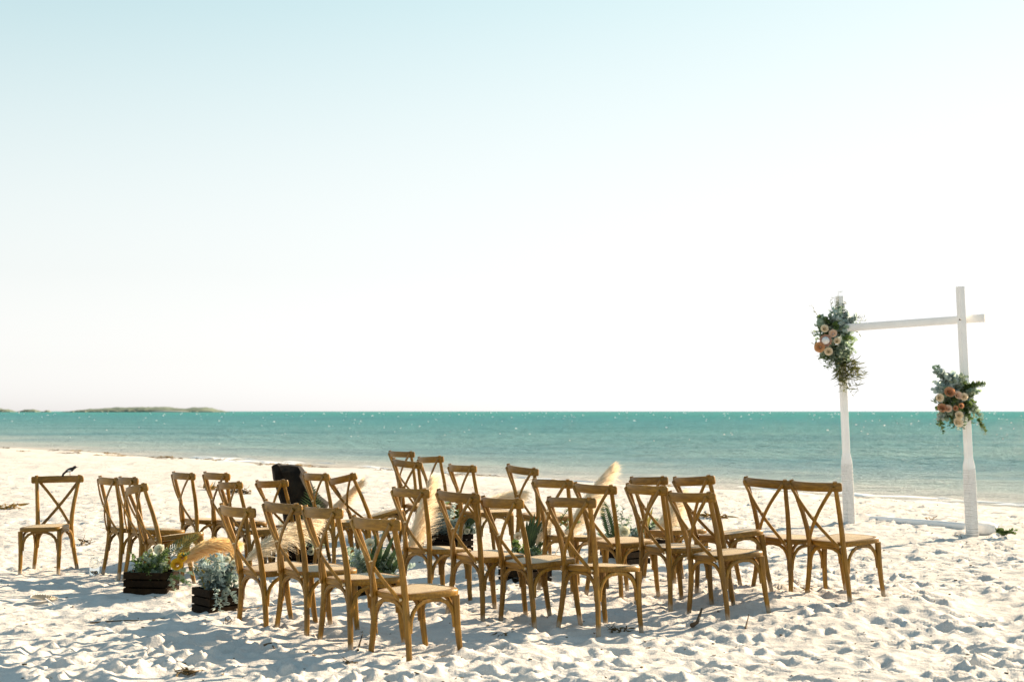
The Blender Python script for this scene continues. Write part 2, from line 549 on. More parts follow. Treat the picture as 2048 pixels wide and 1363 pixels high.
# ------------------------------------------------------------------ chair positions (x, y, z, yaw, pitch, roll, sink)
CHAIRS = [
    ('L0', -4.386, 13.512, -0.020, 176.3, -0.8, 1.3, -0.010),
    ('L1', -3.468, 13.091, -0.005, -55.1, -3.2, 0.3, 0.003),
    ('L2', -3.168, 12.695, 0.014, -58.4, -2.8, -1.5, -0.013),
    ('L3', -2.809, 12.120, 0.011, -57.2, 4.1, -7.9, 0.014),
    ('L4', -3.011, 14.079, -0.002, -53.5, -2.6, -0.2, 0.028),
    ('L5', -2.620, 13.700, 0.012, -51.0, -2.9, -0.3, 0.014),
    ('L6', -2.333, 13.322, -0.035, -55.1, 1.3, -2.6, 0.032),
    ('L7', -2.030, 13.918, -0.023, -44.4, 5.0, -2.8, 0.032),
    ('F1', -1.618, 9.962, -0.016, -53.0, 3.4, 0.8, 0.065),
    ('F2', -1.295, 9.605, 0.012, -53.1, 0.3, 0.9, 0.017),
    ('F3', -0.946, 9.132, 0.008, -55.4, 0.2, -1.4, 0.012),
    ('F4', -0.569, 8.664, -0.012, -51.3, 1.7, -0.4, 0.058),
    ('M1', -1.048, 16.512, 0.150, -51.5, 0.0, 0.0, 0.000),
    ('M2', -0.850, 14.301, 0.127, -51.7, -0.1, 3.3, -0.005),
    ('M3', -0.609, 15.258, 0.127, -55.8, -0.0, -3.0, 0.000),
    ('M4', -0.239, 13.827, 0.094, -57.8, 0.0, -0.2, 0.001),
    ('M5', 0.298, 13.270, 0.106, -56.8, -0.1, 3.4, -0.006),
    ('M6', -0.583, 11.036, 0.008, -52.9, -2.8, -0.5, 0.024),
    ('M7', -0.168, 10.176, 0.049, -52.4, 0.2, 1.3, 0.027),
    ('M8', 0.206, 9.919, 0.037, -56.6, 3.0, -0.6, 0.000),
    ('M9', 0.602, 9.658, 0.022, -53.3, -2.6, -2.0, 0.001),
    ('M10', 0.868, 11.126, 0.060, -53.7, 1.6, 0.9, -0.004),
    ('M11', 0.509, 11.655, 0.042, -52.2, -3.5, -0.8, 0.003),
    ('R1', 1.405, 12.117, 0.058, -57.9, 0.0, -2.7, 0.001),
    ('R2', 1.207, 10.576, 0.066, -59.6, -0.9, 0.3, 0.000),
    ('R3', 1.691, 10.850, 0.145, -60.5, 4.3, -3.9, 0.048),
    ('R4', 1.545, 10.141, 0.064, -57.5, 3.5, -1.8, 0.004),
    ('R5', 2.153, 11.065, 0.089, -56.6, -1.1, 1.3, 0.015),
    ('R6', 2.504, 10.717, 0.114, -54.6, 3.9, 0.1, -0.007),
    ('B1', -1.560, 13.280, 0.040, -57.0, 0.0, -0.6, 0.001),
    ('B2', -1.194, 13.875, 0.078, -51.1, 12.0, -8.7, 0.005),
]
def chair_matrix(c):
    _, x, y, z, yaw, p, r, _ = c
    return Matrix.Translation((x, y, z)) @ Matrix.Rotation(R(yaw), 4, 'Z') @ Matrix.Rotation(R(p), 4, 'X') @ Matrix.Rotation(R(r), 4, 'Y')

FEET = {'rl': (-.212, -.2), 'rr': (.212, -.2), 'fl': (-.185, .2), 'fr': (.185, .2)}
foot_pts = []
for c in CHAIRS:
    mtx = chair_matrix(c)
    for fx, fy in FEET.values():
        foot_pts.append(mtx @ Vector((fx, fy, c[7])))
foot_np = np.array([tuple(p) for p in foot_pts])

# ------------------------------------------------------------------ sand height field
def hash2(ix, iy, seed):
    h = (ix.astype(np.int64) * 374761393 + iy.astype(np.int64) * 668265263 + seed * 974711) & 0x7fffffff
    h = ((h ^ (h >> 13)) * 1274126177) & 0x7fffffff
    h = h ^ (h >> 16)
    return (h & 0xffff) / 65535.0

def vnoise(x, y, seed):
    ix, iy = np.floor(x), np.floor(y)
    fx, fy = x - ix, y - iy
    fx = fx * fx * fx * (fx * (fx * 6 - 15) + 10)
    fy = fy * fy * fy * (fy * (fy * 6 - 15) + 10)
    a, b_ = hash2(ix, iy, seed), hash2(ix + 1, iy, seed)
    c, d = hash2(ix, iy + 1, seed), hash2(ix + 1, iy + 1, seed)
    return (a * (1 - fx) + b_ * fx) * (1 - fy) + (c * (1 - fx) + d * fx) * fy - .5

def smooth01(t):
    t = np.clip(t, 0, 1)
    return t * t * (3 - 2 * t)

def macro(x, y):
    s = (SHORE_A - SHORE_B * x - y) / SN
    z = np.where(s < 0, -.36 + s * .06, -.36 + .53 * smooth01(s / 7.0))
    z = np.maximum(z, -2.5)
    z = z - .155 * smooth01((s - 8) / 10.0)
    z = z + .10 * vnoise(x * .35 + 9, y * .35, 3) * smooth01((s - 3) / 4)
    return z

base_res = foot_np[:, 2] - macro(foot_np[:, 0], foot_np[:, 1])
def macro_fit(x, y):
    z = macro(x, y)
    num = np.zeros_like(z)
    den = np.full_like(z, .12)
    for (fx, fy, _), r0 in zip(foot_np, base_res):
        d2 = (x - fx) ** 2 + (y - fy) ** 2
        w = np.exp(-d2 / (2 * .26 ** 2))
        num += w * r0
        den += w
    return z + num / den

rows = 5.6 * np.exp(np.arange(0, math.log(95 / 5.6), .0026))
inner = np.arange(-.43, .4301, .0023)
side = .43 + np.cumsum(.004 * 1.16 ** np.arange(28))
tans = np.concatenate([-side[::-1], inner, side])
TT, YY = np.meshgrid(tans, rows)
XX = TT * YY
ZZ = macro_fit(XX, YY)
SS = (SHORE_A - SHORE_B * XX - YY) / SN
dry = smooth01((SS - 3.5) / 3.5)
# soft churned sand: humps, then trodden pits with raised rims
ZZ += dry * (.026 * vnoise(XX * 1.4, YY * 1.4, 11) + .020 * vnoise(XX * 3.6 + 3, YY * 3.6, 12) + .019 * vnoise(XX * 7.7, YY * 7.7 + 5, 13)
             + .013 * vnoise(XX * 14, YY * 14, 14))
def stamp(cx, cy, ang, a, b_, depth, rim):
    rad = 2.2 * a
    i0, i1 = np.searchsorted(rows, cy - rad), np.searchsorted(rows, cy + rad)
    if i1 <= i0: return
    j0 = np.searchsorted(tans, min((cx - rad) / (cy - rad), (cx - rad) / (cy + rad)))
    j1 = np.searchsorted(tans, max((cx + rad) / (cy - rad), (cx + rad) / (cy + rad)))
    if j1 <= j0: return
    x, y = XX[i0:i1, j0:j1] - cx, YY[i0:i1, j0:j1] - cy
    u = (x * math.cos(ang) + y * math.sin(ang)) / a
    v = (-x * math.sin(ang) + y * math.cos(ang)) / b_
    d = np.sqrt(u * u + v * v)
    prof = -depth * np.exp(-(d * 1.15) ** 4) + rim * np.exp(-((d - 1.35) / .33) ** 2) * (1 + .6 * np.sin(3 * np.arctan2(v, u) + ang * 7))
    ZZ[i0:i1, j0:j1] += prof * dry[i0:i1, j0:j1]
n_pits = 0
while n_pits < 8000:
    cy = 6.0 + 24.0 * rng.random() ** 1.15
    cx = (rng.random() * 2 - 1) * .5 * cy
    s = (SHORE_A - SHORE_B * cx - cy) / SN
    if s < 4: continue
    mask = (.45 if cx < -.5 else .56) + .4 * float(smooth01((vnoise(np.array([cx * .55 + 4]), np.array([cy * .4]), 17)[0] + .22) / .35))   # trodden lanes and smoother patches
    sc = rng.uniform(.45, 1.15)
    stamp(cx, cy, rng.uniform(0, math.pi), .10 * sc, .053 * sc, sc * rng.uniform(.014, .044) * mask, sc * rng.uniform(.006, .018) * mask)
    n_pits += 1

for fx_, fy_, _ in foot_np:        # the feet have pushed little rims up round themselves
    stamp(fx_, fy_, rng.uniform(0, 3), .042, .042, .006, .012)

def ground(x, y):
    i = min(max(int(np.searchsorted(rows, y)), 1), len(rows) - 1)
    j = min(max(int(np.searchsorted(tans, x / y)), 1), len(tans) - 1)
    return float(ZZ[i - 1:i + 1, j - 1:j + 1].mean())

def grid_mesh(name, X, Y, Z, mat):
    nr, nc = X.shape
    me = bpy.data.meshes.new(name)
    co = np.stack([X, Y, Z], -1).reshape(-1, 3).astype(np.float32)
    idx = np.arange(nr * nc).reshape(nr, nc)
    q = np.stack([idx[:-1, :-1], idx[:-1, 1:], idx[1:, 1:], idx[1:, :-1]], -1).reshape(-1).astype(np.int32)
    nq = len(q) // 4
    me.vertices.add(nr * nc)
    me.vertices.foreach_set('co', co.reshape(-1))
    me.loops.add(nq * 4)
    me.loops.foreach_set('vertex_index', q)
    me.polygons.add(nq)
    me.polygons.foreach_set('loop_start', np.arange(0, nq * 4, 4, dtype=np.int32))
    me.polygons.foreach_set('loop_total', np.full(nq, 4, dtype=np.int32))
    me.polygons.foreach_set('use_smooth', np.ones(nq, dtype=bool))
    me.materials.append(mat)
    me.update(calc_edges=True)
    return me

tag(link('sand_beach', grid_mesh('sand_beach', XX, YY, ZZ, M['sand'])), 'pale trodden beach sand with footprints sloping down to the sea', kind='structure')

# ------------------------------------------------------------------ sea
WATER = -.36
wr = 15.0 * np.exp(np.arange(0, math.log(9000 / 15.0) + .0052, .0052))
wt = np.concatenate([-(.46 + np.cumsum(.006 * 1.2 ** np.arange(30)))[::-1], np.arange(-.46, .4601, .0028), .46 + np.cumsum(.006 * 1.2 ** np.arange(30))])
WT, WY = np.meshgrid(wt, wr)
WX = WT * WY
ws = -(SHORE_A - SHORE_B * WX - WY) / SN           # metres seaward
amp = smooth01((ws + 1) / 30.0) * np.clip(1.3 - WY / 1200, .25, 1)
ca, sa = math.cos(R(-28)), math.sin(R(-28))
U, V = WX * ca - WY * sa, WX * sa + WY * ca
WZ = WATER + amp * (.06 * vnoise(U * .14, V * .34, 21) + .10 * vnoise(U * .6 + 7, V * .75, 22) + .12 * vnoise(U * 1.4, V * 1.3, 23))
WZ += .05 * np.exp(-((ws - 4 - 2 * vnoise(WX * .15, WY * .15, 31)) / .7) ** 2) + .06 * np.exp(-((ws - 10 - 3 * vnoise(WX * .1, WY * .1, 32)) / 1.0) ** 2)
tag(link('sea', grid_mesh('sea', WX, WY, WZ, M['sea'])), 'turquoise sea reaching from the beach to the horizon', kind='structure')

# broken foam lace where the last ripples run up the sand
mb = MB()
for k in range(80):
    t = random.choice([random.uniform(-11.5, -7.5), random.uniform(4, 10.5), random.uniform(-12, 11)])
    s0 = random.choice([.15, .5, 1.3, 2.6]) + random.gauss(0, .25)
    x = t
    y = SHORE_A - SHORE_B * x + s0 * SN * .55
    if y < 16: continue
    z = WATER + .055
    n = random.randint(7, 10)
    a = random.uniform(.3, 1.3); b_ = random.uniform(.03, .12)
    ang = math.atan2(-SHORE_B, 1) + random.gauss(0, .12)
    vs = []
    for i in range(n):
        th = 2 * math.pi * i / n
        q = random.uniform(.55, 1.2)
        u, v = a * q * math.cos(th), b_ * q * math.sin(th)
        vs.append((x + u * math.cos(ang) - v * math.sin(ang), y + u * math.sin(ang) + v * math.cos(ang), z + random.uniform(0, .02)))
    vs.append((x, y, z + .045))
    mb.add(vs, [(i, (i + 1) % n, n) for i in range(n)])
tag(mb.build('shore_foam', M['foam'], smooth=60), 'thin white foam patches along the waterline', kind='stuff')

mb = MB()  # sun glints on the waves, modelled as small white flecks
for k in range(460):
    Y = 70 * math.exp(random.random() ** .7 * math.log(1500 / 70))
    X = random.uniform(-.42, .42) * Y
    if random.random() > .35 + .65 * (X / Y + .42) / .84: continue
    a = Y * random.uniform(.0004, .0011); h = Y * random.uniform(.0003, .0008)
    n = 7
    vs = []
    for i in range(n):
        th = 2 * math.pi * i / n
        q = random.uniform(.6, 1.1)
        vs.append((X + a * q * math.cos(th), Y + .5 * a * q * math.sin(th), WATER + .02))
    vs.append((X, Y, WATER + .02 + h))
    mb.add(vs, [(i, (i + 1) % n, n) for i in range(n)])
tag(mb.build('glint_flecks', M['foam'], smooth=60), 'scattered small white flecks imitating sun glints on the sea', kind='stuff')

# ------------------------------------------------------------------ islands on the horizon
def island(name, px0, px1, profile, Y, label, seed, beach=None):
    root = empty(name, (0, 0, 0))
    tag(root, label, kind='structure')
    xa, xb = (px0 - 1024) / F_PX * Y, (px1 - 1024) / F_PX * Y
    pm = Y / F_PX
    nx, ny = 110, 16
    xs = np.linspace(xa, xb, nx)
    dep = (xb - xa) * .28 + 10
    ys = np.linspace(-1, 1, ny)
    Xg, Yg = np.meshgrid(xs, ys)
    tt = (Xg - xa) / (xb - xa)
    prof = np.interp(tt, [p[0] for p in profile], [p[1] for p in profile]) * pm
    Z = prof * np.sqrt(np.clip(1 - Yg ** 2, 0, 1)) + (.16 * prof + .3) * vnoise(Xg * .11, Yg * 7, seed) * 2
    Z += 1.5 * vnoise(Xg * .5, Yg * 14, seed + 1) * (prof > 1.2 * pm)
    Z = np.where(np.abs(Yg) > .97, -1.0, Z) + WATER
    link('scrub_cover', grid_mesh('scrub_cover', Xg, Y + Yg * dep, Z, M['scrub']), root)
    # rocky foot: a low band of ledges in front
    m2 = MB()
    for i in range(int((px1 - px0) * .55) + 4):
        t = random.random()
        x = xa + (xb - xa) * t
        h = (1.0 + .22 * np.interp(t, [p[0] for p in profile], [p[1] for p in profile])) * pm * random.uniform(.5, 1.2)
        m2.box((x, Y - dep * 1.0 + random.uniform(-2, 2), WATER + h * .35), (random.uniform(2, 7) * pm, 4, h), jitter=.35 * pm)
    m2.build('rock_ledge', M['rock'], root, smooth=0)
    if beach:
        m3 = MB()
        x0, x1 = (beach[0] - 1024) / F_PX * Y, (beach[1] - 1024) / F_PX * Y
        P = [(x0 + (x1 - x0) * i / 12, Y - dep * 1.25 - 4 * math.sin(math.pi * i / 12), WATER + .6) for i in range(13)]
        m3.sweep(P, 5, 4.4 * pm, ref=(0, 0, 1), ch=.3, ws=[.2, .5, .8] + [1] * 7 + [.8, .5, .2])
        m3.build('sandy_cove', M['dune'], root)
    return root
island('island', 155, 446, [(0, 0), (.05, 3.5), (.12, 6), (.3, 8.5), (.48, 10), (.6, 9.8), (.68, 7.5), (.74, 6.2), (.82, 8.5), (.88, 9.3), (.93, 6), (.97, 2.6), (1, .3)], 2600,
       'long low scrub covered island on the horizon at left', 41, (335, 405))
island('islet', -14, 32, [(0, 5), (.25, 7), (.5, 5), (.62, 5.5), (.8, 3), (1, 0)], 2700, 'small rocky islet cut by the left edge of the picture', 51)
island('islet', 44, 84, [(0, 0), (.2, 4.5), (.5, 5), (.7, 4), (1, 0)], 2750, 'low rocky islet between the edge islet and the tiny reef rock', 61)
island('reef_rock', 89, 103, [(0, 0), (.4, 3.2), (.7, 3), (1, 0)], 2700, 'tiny reef rock just left of the long island', 71)

# ------------------------------------------------------------------ the chair
def arc_path(p0, p1, z0, ztop, n=11, flat=2.6):
    """bentwood arch between two legs: superellipse"""
    out = []
    for i in range(n):
        th = math.pi * i / (n - 1)
        c, s = math.cos(th), math.sin(th)
        u = .5 - .5 * math.copysign(abs(c) ** (2 / flat), c)
        q = abs(s) ** (2 / flat)
        out.append((p0[0] + (p1[0] - p0[0]) * u, p0[1] + (p1[1] - p0[1]) * u, z0 + (ztop - z0) * q))
    return out

def seat_outline(k=1.0, n=40):
    pts = []
    for i in range(n):
        th = 2 * math.pi * i / n
        c, s = math.cos(th), math.sin(th)
        e = 2 / 4.2
        x = math.copysign(abs(c) ** e, c)
        y = math.copysign(abs(s) ** e, s)
        t = (y + 1) / 2
        hw = .172 + (.218 - .172) * t
        pts.append((x * hw * k, .002 + y * (.212) * k))
    return pts

def chair_meshes():
    D = {}
    mb = MB()
    out, inn = seat_outline(1.0), seat_outline(.84)
    n = len(out)
    zt, zb = .440, .402
    r0 = [(x * .985, y * .985, zb) for x, y in out]
    r1 = [(x, y, zb + .006) for x, y in out]
    r2 = [(x, y, zt - .008) for x, y in out]
    r3 = [(x * .975, y * .975, zt) for x, y in out]
    r4 = [(x, y, zt + .001) for x, y in inn]
    r5 = [(x, y, zb + .012) for x, y in inn]
    vs = r0 + r1 + r2 + r3 + r4 + r5
    fs = []
    for k in range(5):
        for i in range(n):
            j = (i + 1) % n
            fs.append((k * n + i, k * n + j, (k + 1) * n + j, (k + 1) * n + i))
    fs.append(tuple(range(n - 1, -1, -1)))
    mb.add(vs, fs)
    D['seat'] = mb.mesh('seat', M['wood_x'], 50)
    mb = MB()
    vs, fs = [], []
    ks = [.838, .7, .45, .2]
    for q, k in enumerate(ks):
        for x, y in seat_outline(k):
            vs.append((x, y, zt + .001 + .009 * (1 - (k / .84) ** 2)))
    for q in range(len(ks) - 1):
        for i in range(n):
            j = (i + 1) % n
            fs.append((q * n + i, q * n + j, (q + 1) * n + j, (q + 1) * n + i))
    fs.append(tuple(range((len(ks) - 1) * n, len(ks) * n)))
    mb.add(vs, fs)
    D['woven_panel'] = mb.mesh('woven_panel', M['rattan'], 60)
    for s, nm in ((-1, 'L'), (1, 'R')):
        mb = MB()
        path = [(.224, -.222, -.09), (.212, -.205, 0), (.190, -.193, .16), (.172, -.188, .30), (.163, -.190, .41), (.168, -.203, .52), (.180, -.228, .64), (.196, -.262, .76), (.209, -.288, .86), (.213, -.296, .897)]
        mb.sweep([(s * x, y, z) for x, y, z in path], .034, .037, ref=(1, 0, 0), ch=.29, ws=[.86, .9, 1, 1.06, 1.1, 1.02, .95, .9, .88, .84])
        D['rear_leg' + nm] = mb.mesh('rear_leg', M['wood'])
        mb = MB()
        path = [(.184, .205, -.09), (.183, .196, 0), (.182, .180, .12), (.184, .166, .26), (.187, .160, .404)]
        mb.sweep([(s * x, y, z) for x, y, z in path], .036, .036, ref=(0, 1, 0), ch=.29, ws=[.8, .84, .95, 1.1, 1.2])
        D['front_leg' + nm] = mb.mesh('front_leg', M['wood'])
        mb = MB()
        path = []
        for i in range(11):
            t = i / 10
            x = s * (.213 + (-.153 - .213) * t)
            y = -.312 + (-.213 + .312) * t - .044 * math.sin(math.pi * t) - .004 * s * math.sin(math.pi * t)
            z = .862 + (.405 - .862) * t
            path.append((x, y - .004, z))
        mb.sweep(path, .027, .013, ref=(0, 1, 0), ch=.25)
        D['cross_bar' + nm] = mb.mesh('cross_bar', M['wood'])
        mb = MB()
        mb.sweep([(s * .1585, -.226, .414), (s * .1585, -.215, .414)], .016, .016, ref=(1, 0, 0), k=10)
        D['bolt' + nm] = mb.mesh('bolt', M['bolt'])
        mb = MB()
        mb.sweep(arc_path((s * .186, -.176), (s * .181, .150), .215, .394), .024, .017, ref=(1, 0, 0), ch=.2)
        D['side_arch' + nm] = mb.mesh('arched_brace', M['wood'])
    mb = MB()
    path, wsz = [], []
    for i in range(21):
        x = -.256 * math.cos(math.pi * i / 20)
        path.append((x, -.272 - .070 * (1 - (x / .256) ** 2), .857))
        e = min(i, 20 - i)
        wsz.append([.66, .90, 1.0, 1, 1, 1, 1, 1, 1, 1, 1][e])
    mb.sweep(path, .066, .024, ref=(0, 1, 0), ch=.22, ws=wsz)
    D['top_rail'] = mb.mesh('top_rail', M['wood_x'])
    mb = MB()
    mb.sweep(arc_path((-.168, -.192), (.168, -.192), .215, .396), .024, .017, ref=(0, 1, 0), ch=.2)
    D['back_arch'] = mb.mesh('arched_brace', M['wood_x'])
    mb = MB()
    mb.sweep(arc_path((-.168, .164), (.168, .164), .225, .396), .024, .017, ref=(0, 1, 0), ch=.2)
    D['front_arch'] = mb.mesh('arched_brace', M['wood_x'])
    mb = MB()
    mb.sweep([(0, -.327, .6345), (0, -.300, .6345)], .012, .012, ref=(1, 0, 0), k=10)
    D['mid_bolt'] = mb.mesh('bolt', M['bolt'])
    return D
CM = chair_meshes()

CHAIR_LABELS = {
    'L0': 'brown wooden chair facing the camera at far left with a bird on its rail',
    'L1': 'brown chair just right of the one facing the camera, left end of its row',
    'L2': 'brown cross-back chair squeezed between the left row-end chair and the tipped chair by the crate',
    'L3': 'brown cross-back chair tipped back behind the left flower crate',
    'L4': 'greyish-seated brown chair, leftmost of the trio behind the big golden plume',
    'L5': 'brown chair in the middle of the trio behind the big golden plume',
    'L6': 'brown chair at right of the trio, just above the curved rail of the nearest row',
    'L7': 'brown cross-back chair directly left of the black driftwood stump',
    'F1': 'brown chair beside the silver leaf crate, leftmost of the nearest row of four',
    'F2': 'brown cross-back chair second from left in the nearest row, in front of the driftwood stump',
    'F3': 'brown cross-back chair third from left in the nearest row of four',
    'F4': 'cross-back chair nearest the camera, at the right end of its row of four',
    'M1': 'farthest cross-back chair, rail highest against the water behind two overlapping chairs',
    'M2': 'brown cross-back chair overlapping the farthest chair, rail against the sea',
    'M3': 'brown chair right of the farthest chair, rail sloping up against the sea',
    'M4': 'brown chair against the sea at picture middle, left of the lone one',
    'M5': 'lone brown chair against the shore, rail dipping right, left of the tall plume',
    'M6': 'brown chair with a pale plume seen through its back, left end of the middle row',
    'M7': 'brown chair with blue grey foliage through its back, second in the middle row',
    'M8': 'brown cross-back chair third in the middle row, a pale drooping plume above its rail',
    'M9': 'brown chair at the right front of the middle row, plume seen through its back',
    'M10': 'brown cross-back chair below the tip of the tall pale plume',
    'M11': 'brown cross-back chair half hidden behind the right front chair of the middle row',
    'R1': 'brown chair in the right block showing only rail and cross behind another chair',
    'R2': 'brown cross-back chair in the right block with yellow green spikes seen through its back',
    'R3': 'brown cross-back chair behind the right block with rail rising to the right',
    'R4': 'brown cross-back chair at the front of the right block, tipped back with splayed legs',
    'R5': 'left chair of the pair standing apart at right near the white arch',
    'R6': 'right chair of the pair standing apart at right, closest to the white arch',
    'B1': 'brown cross-back chair touching the right side of the black driftwood stump',
    'B2': 'brown cross-back chair tipped far back, right of the driftwood stump behind a pale plume',
}
CHAIR_PARTS = ['seat', 'top_rail', 'rear_legL', 'rear_legR', 'front_legL', 'front_legR', 'cross_barL', 'cross_barR',
               'back_arch', 'front_arch', 'side_archL', 'side_archR', 'mid_bolt']
CHAIR_OBJ = {}
for c in CHAIRS:
    root = empty('cross_back_chair', (0, 0, 0))
    root.matrix_world = chair_matrix(c)
    tag(root, CHAIR_LABELS[c[0]], 'chair', 'cross-back chairs set out for a beach ceremony')
    CHAIR_OBJ[c[0]] = root
    for p in CHAIR_PARTS:
        o = link(CM[p].name.split('.')[0], CM[p], root)
        if p == 'seat':
            link('woven_panel', CM['woven_panel'], o)
        if p.startswith('rear_leg'):
            link('bolt', CM['bolt' + p[-1]], o)

# bird on the rail of the far-left chair
def ellipsoid(mb, c, r, rot=None, nu=10, nv=7):
    vs = []
    for j in range(nv + 1):
        ph = math.pi * j / nv
        for i in range(nu):
            th = 2 * math.pi * i / nu
            p = Vector((r[0] * math.sin(ph) * math.cos(th), r[1] * math.sin(ph) * math.sin(th), r[2] * math.cos(ph)))
            if rot is not None: p = rot @ p
            vs.append(p + Vector(c))
    fs = []
    for j in range(nv):
        for i in range(nu):
            k = (i + 1) % nu
            fs.append((j * nu + i, j * nu + k, (j + 1) * nu + k, (j + 1) * nu + i))
    mb.add(vs, fs)

mtx = chair_matrix(CHAIRS[0])
bp = mtx @ Vector((-.10, -.327, .891))
bird = empty('bird', bp)
tag(bird, 'small black and white bird perched on the rail of the far left chair', 'bird')
mb = MB()
body = [(-.052, 0, .012), (-.042, 0, .030), (-.022, 0, .045), (0, 0, .052), (.020, 0, .058), (.038, 0, .070), (.047, 0, .078), (.060, 0, .081), (.072, 0, .079)]
mb.sweep(body, .046, .044, ref=(0, 1, 0), k=10, ws=[.25, .42, .62, .92, .95, .62, .66, .6, .1])
ob = mb.build('body', M['bird_black'], bird, 70)
mb = MB(); ellipsoid(mb, (.006, -.010, .046), (.021, .014, .013)); ellipsoid(mb, (.006, .010, .046), (.021, .014, .013)); mb.build('white_breast', M['bird_white'], bird, 80)
mb = MB(); mb.sweep([(-.040, 0, .032), (-.060, 0, .014), (-.068, 0, -.012)], .020, .006, ref=(0, 1, 0)); mb.build('tail', M['bird_black'], bird)
mb = MB(); mb.sweep([(.070, 0, .079), (.086, 0, .077)], .006, .006, ref=(0, 1, 0), k=6, ws=[1, .2]); mb.build('beak', M['bird_black'], bird)
for s in (-1, 1):
    mb = MB(); mb.sweep([(.004, s * .007, .034), (.006, s * .007, 0)], .003, .003, ref=(0, 1, 0), k=6); mb.build('leg', M['bird_black'], bird)
    mb = MB(); ellipsoid(mb, (.061, s * .0095, .084), (.0025, .0012, .0025)); mb.build('eye', M['bird_white'], bird)

# ------------------------------------------------------------------ plants
def rand_dir(bias, spread):
    v = Vector([random.gauss(0, 1) for _ in range(3)]).normalized()
    return (Vector(bias).normalized() + v * spread).normalized()

def bent(p0, p1, sag, n=7):
    p0, p1 = Vector(p0), Vector(p1)
    return [p0.lerp(p1, i / (n - 1)) + Vector((0, 0, sag)) * math.sin(math.pi * i / (n - 1)) for i in range(n)]

def sprig(name, mat, parent, p0, p1, n=16, L=.05, W=.035, kind=1, sag=.02, both=True, spread=.55, start=.1):
    n = int(n * 1.5)
    path = bent(p0, p1, sag)
    mb = MB()
    mb.sweep(path, .006, .006, k=4, ws=[1, .95, .9, .8, .7, .55, .35])
    m = len(path) - 1
    for i in range(n):
        t = start + (1 - start) * (i + random.random() * .6) / n
        t = min(t, .999)
        k = min(int(t * m), m - 1)
        f = t * m - k
        p = path[k].lerp(path[k + 1], f)
        d = (path[k + 1] - path[k]).normalized()
        v = rand_dir((0, 0, 0.001), 1.0)
        side = (v - d * v.dot(d)).normalized()
        out = (side * (1.0) + d * random.uniform(.2, .9)).normalized()
        sc = random.uniform(.7, 1.15) * (1 - .35 * t)
        mb.leaf(p, out, rand_dir(d, spread), L * sc, W * sc, fold=random.uniform(.1, .4), kind=kind, curl=random.uniform(0, .35))
    return mb.build(name, mat, parent, 0)

def rose(parent, c, r, mat, face, name='rose'):
    """cupped petals in rings round a tight bud"""
    face = Vector(face).normalized()
    q = face.to_track_quat('Z', 'Y')
    mb = MB()
    for ring, (n, rad, h, open_) in enumerate([(3, .22, .62, .05), (4, .42, .60, .12), (5, .66, .52, .25), (6, .92, .36, .42)]):
        for i in range(n):
            a0 = 2 * math.pi * (i + ring * .37) / n
            span = 2 * math.pi / n * 1.25
            vs = []
            for j in range(4):
                for k in range(4):
                    a = a0 + span * (k / 3 - .5) * (1 - .25 * (j == 3))
                    t = j / 3
                    rr = rad * (.42 + .58 * t + open_ * .22 * t * t) + (.03 if k in (0, 3) else 0)
                    z = -.35 + (h + .35) * t - open_ * .28 * t * t * t
                    vs.append(q @ Vector((rr * math.cos(a), rr * math.sin(a), z)) * r + Vector(c))
            mb.add(vs, [(j * 4 + k, j * 4 + k + 1, j * 4 + k + 5, j * 4 + k + 4) for j in range(3) for k in range(3)])
    return mb.build(name, mat, parent, 80)

def protea(parent, c, r, face):
    face = Vector(face).normalized()
    q = face.to_track_quat('Z', 'Y')
    mb = MB()
    ellipsoid(mb, c, (r * .72, r * .72, r * .8), q.to_matrix(), 12, 8)
    ob = mb.build('protea', M['protea_dome'], parent, 80)
    mb = MB()
    for ring in range(3):
        for i in range(11):
            a = 2 * math.pi * (i + .5 * ring) / 11
            d = q @ Vector((math.cos(a) * .8, math.sin(a) * .8, 1.25 - .3 * ring))
            b0 = Vector(c) + q @ Vector((math.cos(a) * .45, math.sin(a) * .45, -.55)) * r
            mb.leaf(b0, d, q @ Vector((0, 0, 1)), r * (1.15 - .05 * ring), r * .46, .3, 0, -.1)
    mb.build('bract_ring', M['protea'], ob, 0)
    return ob

def palm_frond(parent, p0, p1, mat, n=20, L=.12, W=.012, sag=.03, side=None, ang=.75):
    path = bent(p0, p1, sag, 9)
    mb = MB()
    mb.sweep(path, .008, .008, k=5, ws=[1, .95, .9, .8, .7, .6, .5, .4, .2])
    axis = (path[-1] - path[0]).normalized()
    sd = Vector(side) if side is not None else axis.cross(Vector((0, 1, .2)))
    sd = (sd - axis * sd.dot(axis)).normalized()
    up = sd.cross(axis)
    for i in range(n):
        t = .12 + .86 * i / (n - 1)
        k = min(int(t * 8), 7)
        p = path[k].lerp(path[k + 1], t * 8 - k)
        ll = L * (math.sin(math.pi * (.18 + .78 * t)) + .1)
        for s in (-1, 1):
            d = axis * ang + sd * s + up * random.gauss(.1, .08)
            mb.leaf(p, d, up, ll * random.uniform(.9, 1.08), W, .35, 0, random.uniform(.05, .2))
    return mb.build('palm_frond', mat, parent, 0)

def strap_leaf(parent, p0, p1, mat, W=.03, sag=.03, name='strap_leaf'):
    path = bent(p0, p1, sag, 8)
    d = (path[-1] - path[0]).normalized()
    s = d.cross(Vector((0.2, 1, 0))).normalized()
    u = s.cross(d)
    vs, fs = [], []
    for i, p in enumerate(path):
        w = W * [.35, .7, .95, 1, .9, .7, .4, .03][i] / 2
        vs += [p - s * w + u * w * .5, p, p + s * w + u * w * .5]
    for i in range(7):
        a = i * 3
        fs += [(a, a + 1, a + 4, a + 3), (a + 1, a + 2, a + 5, a + 4)]
    mb = MB(); mb.add(vs, fs)
    return mb.build(name, mat, parent, 0)

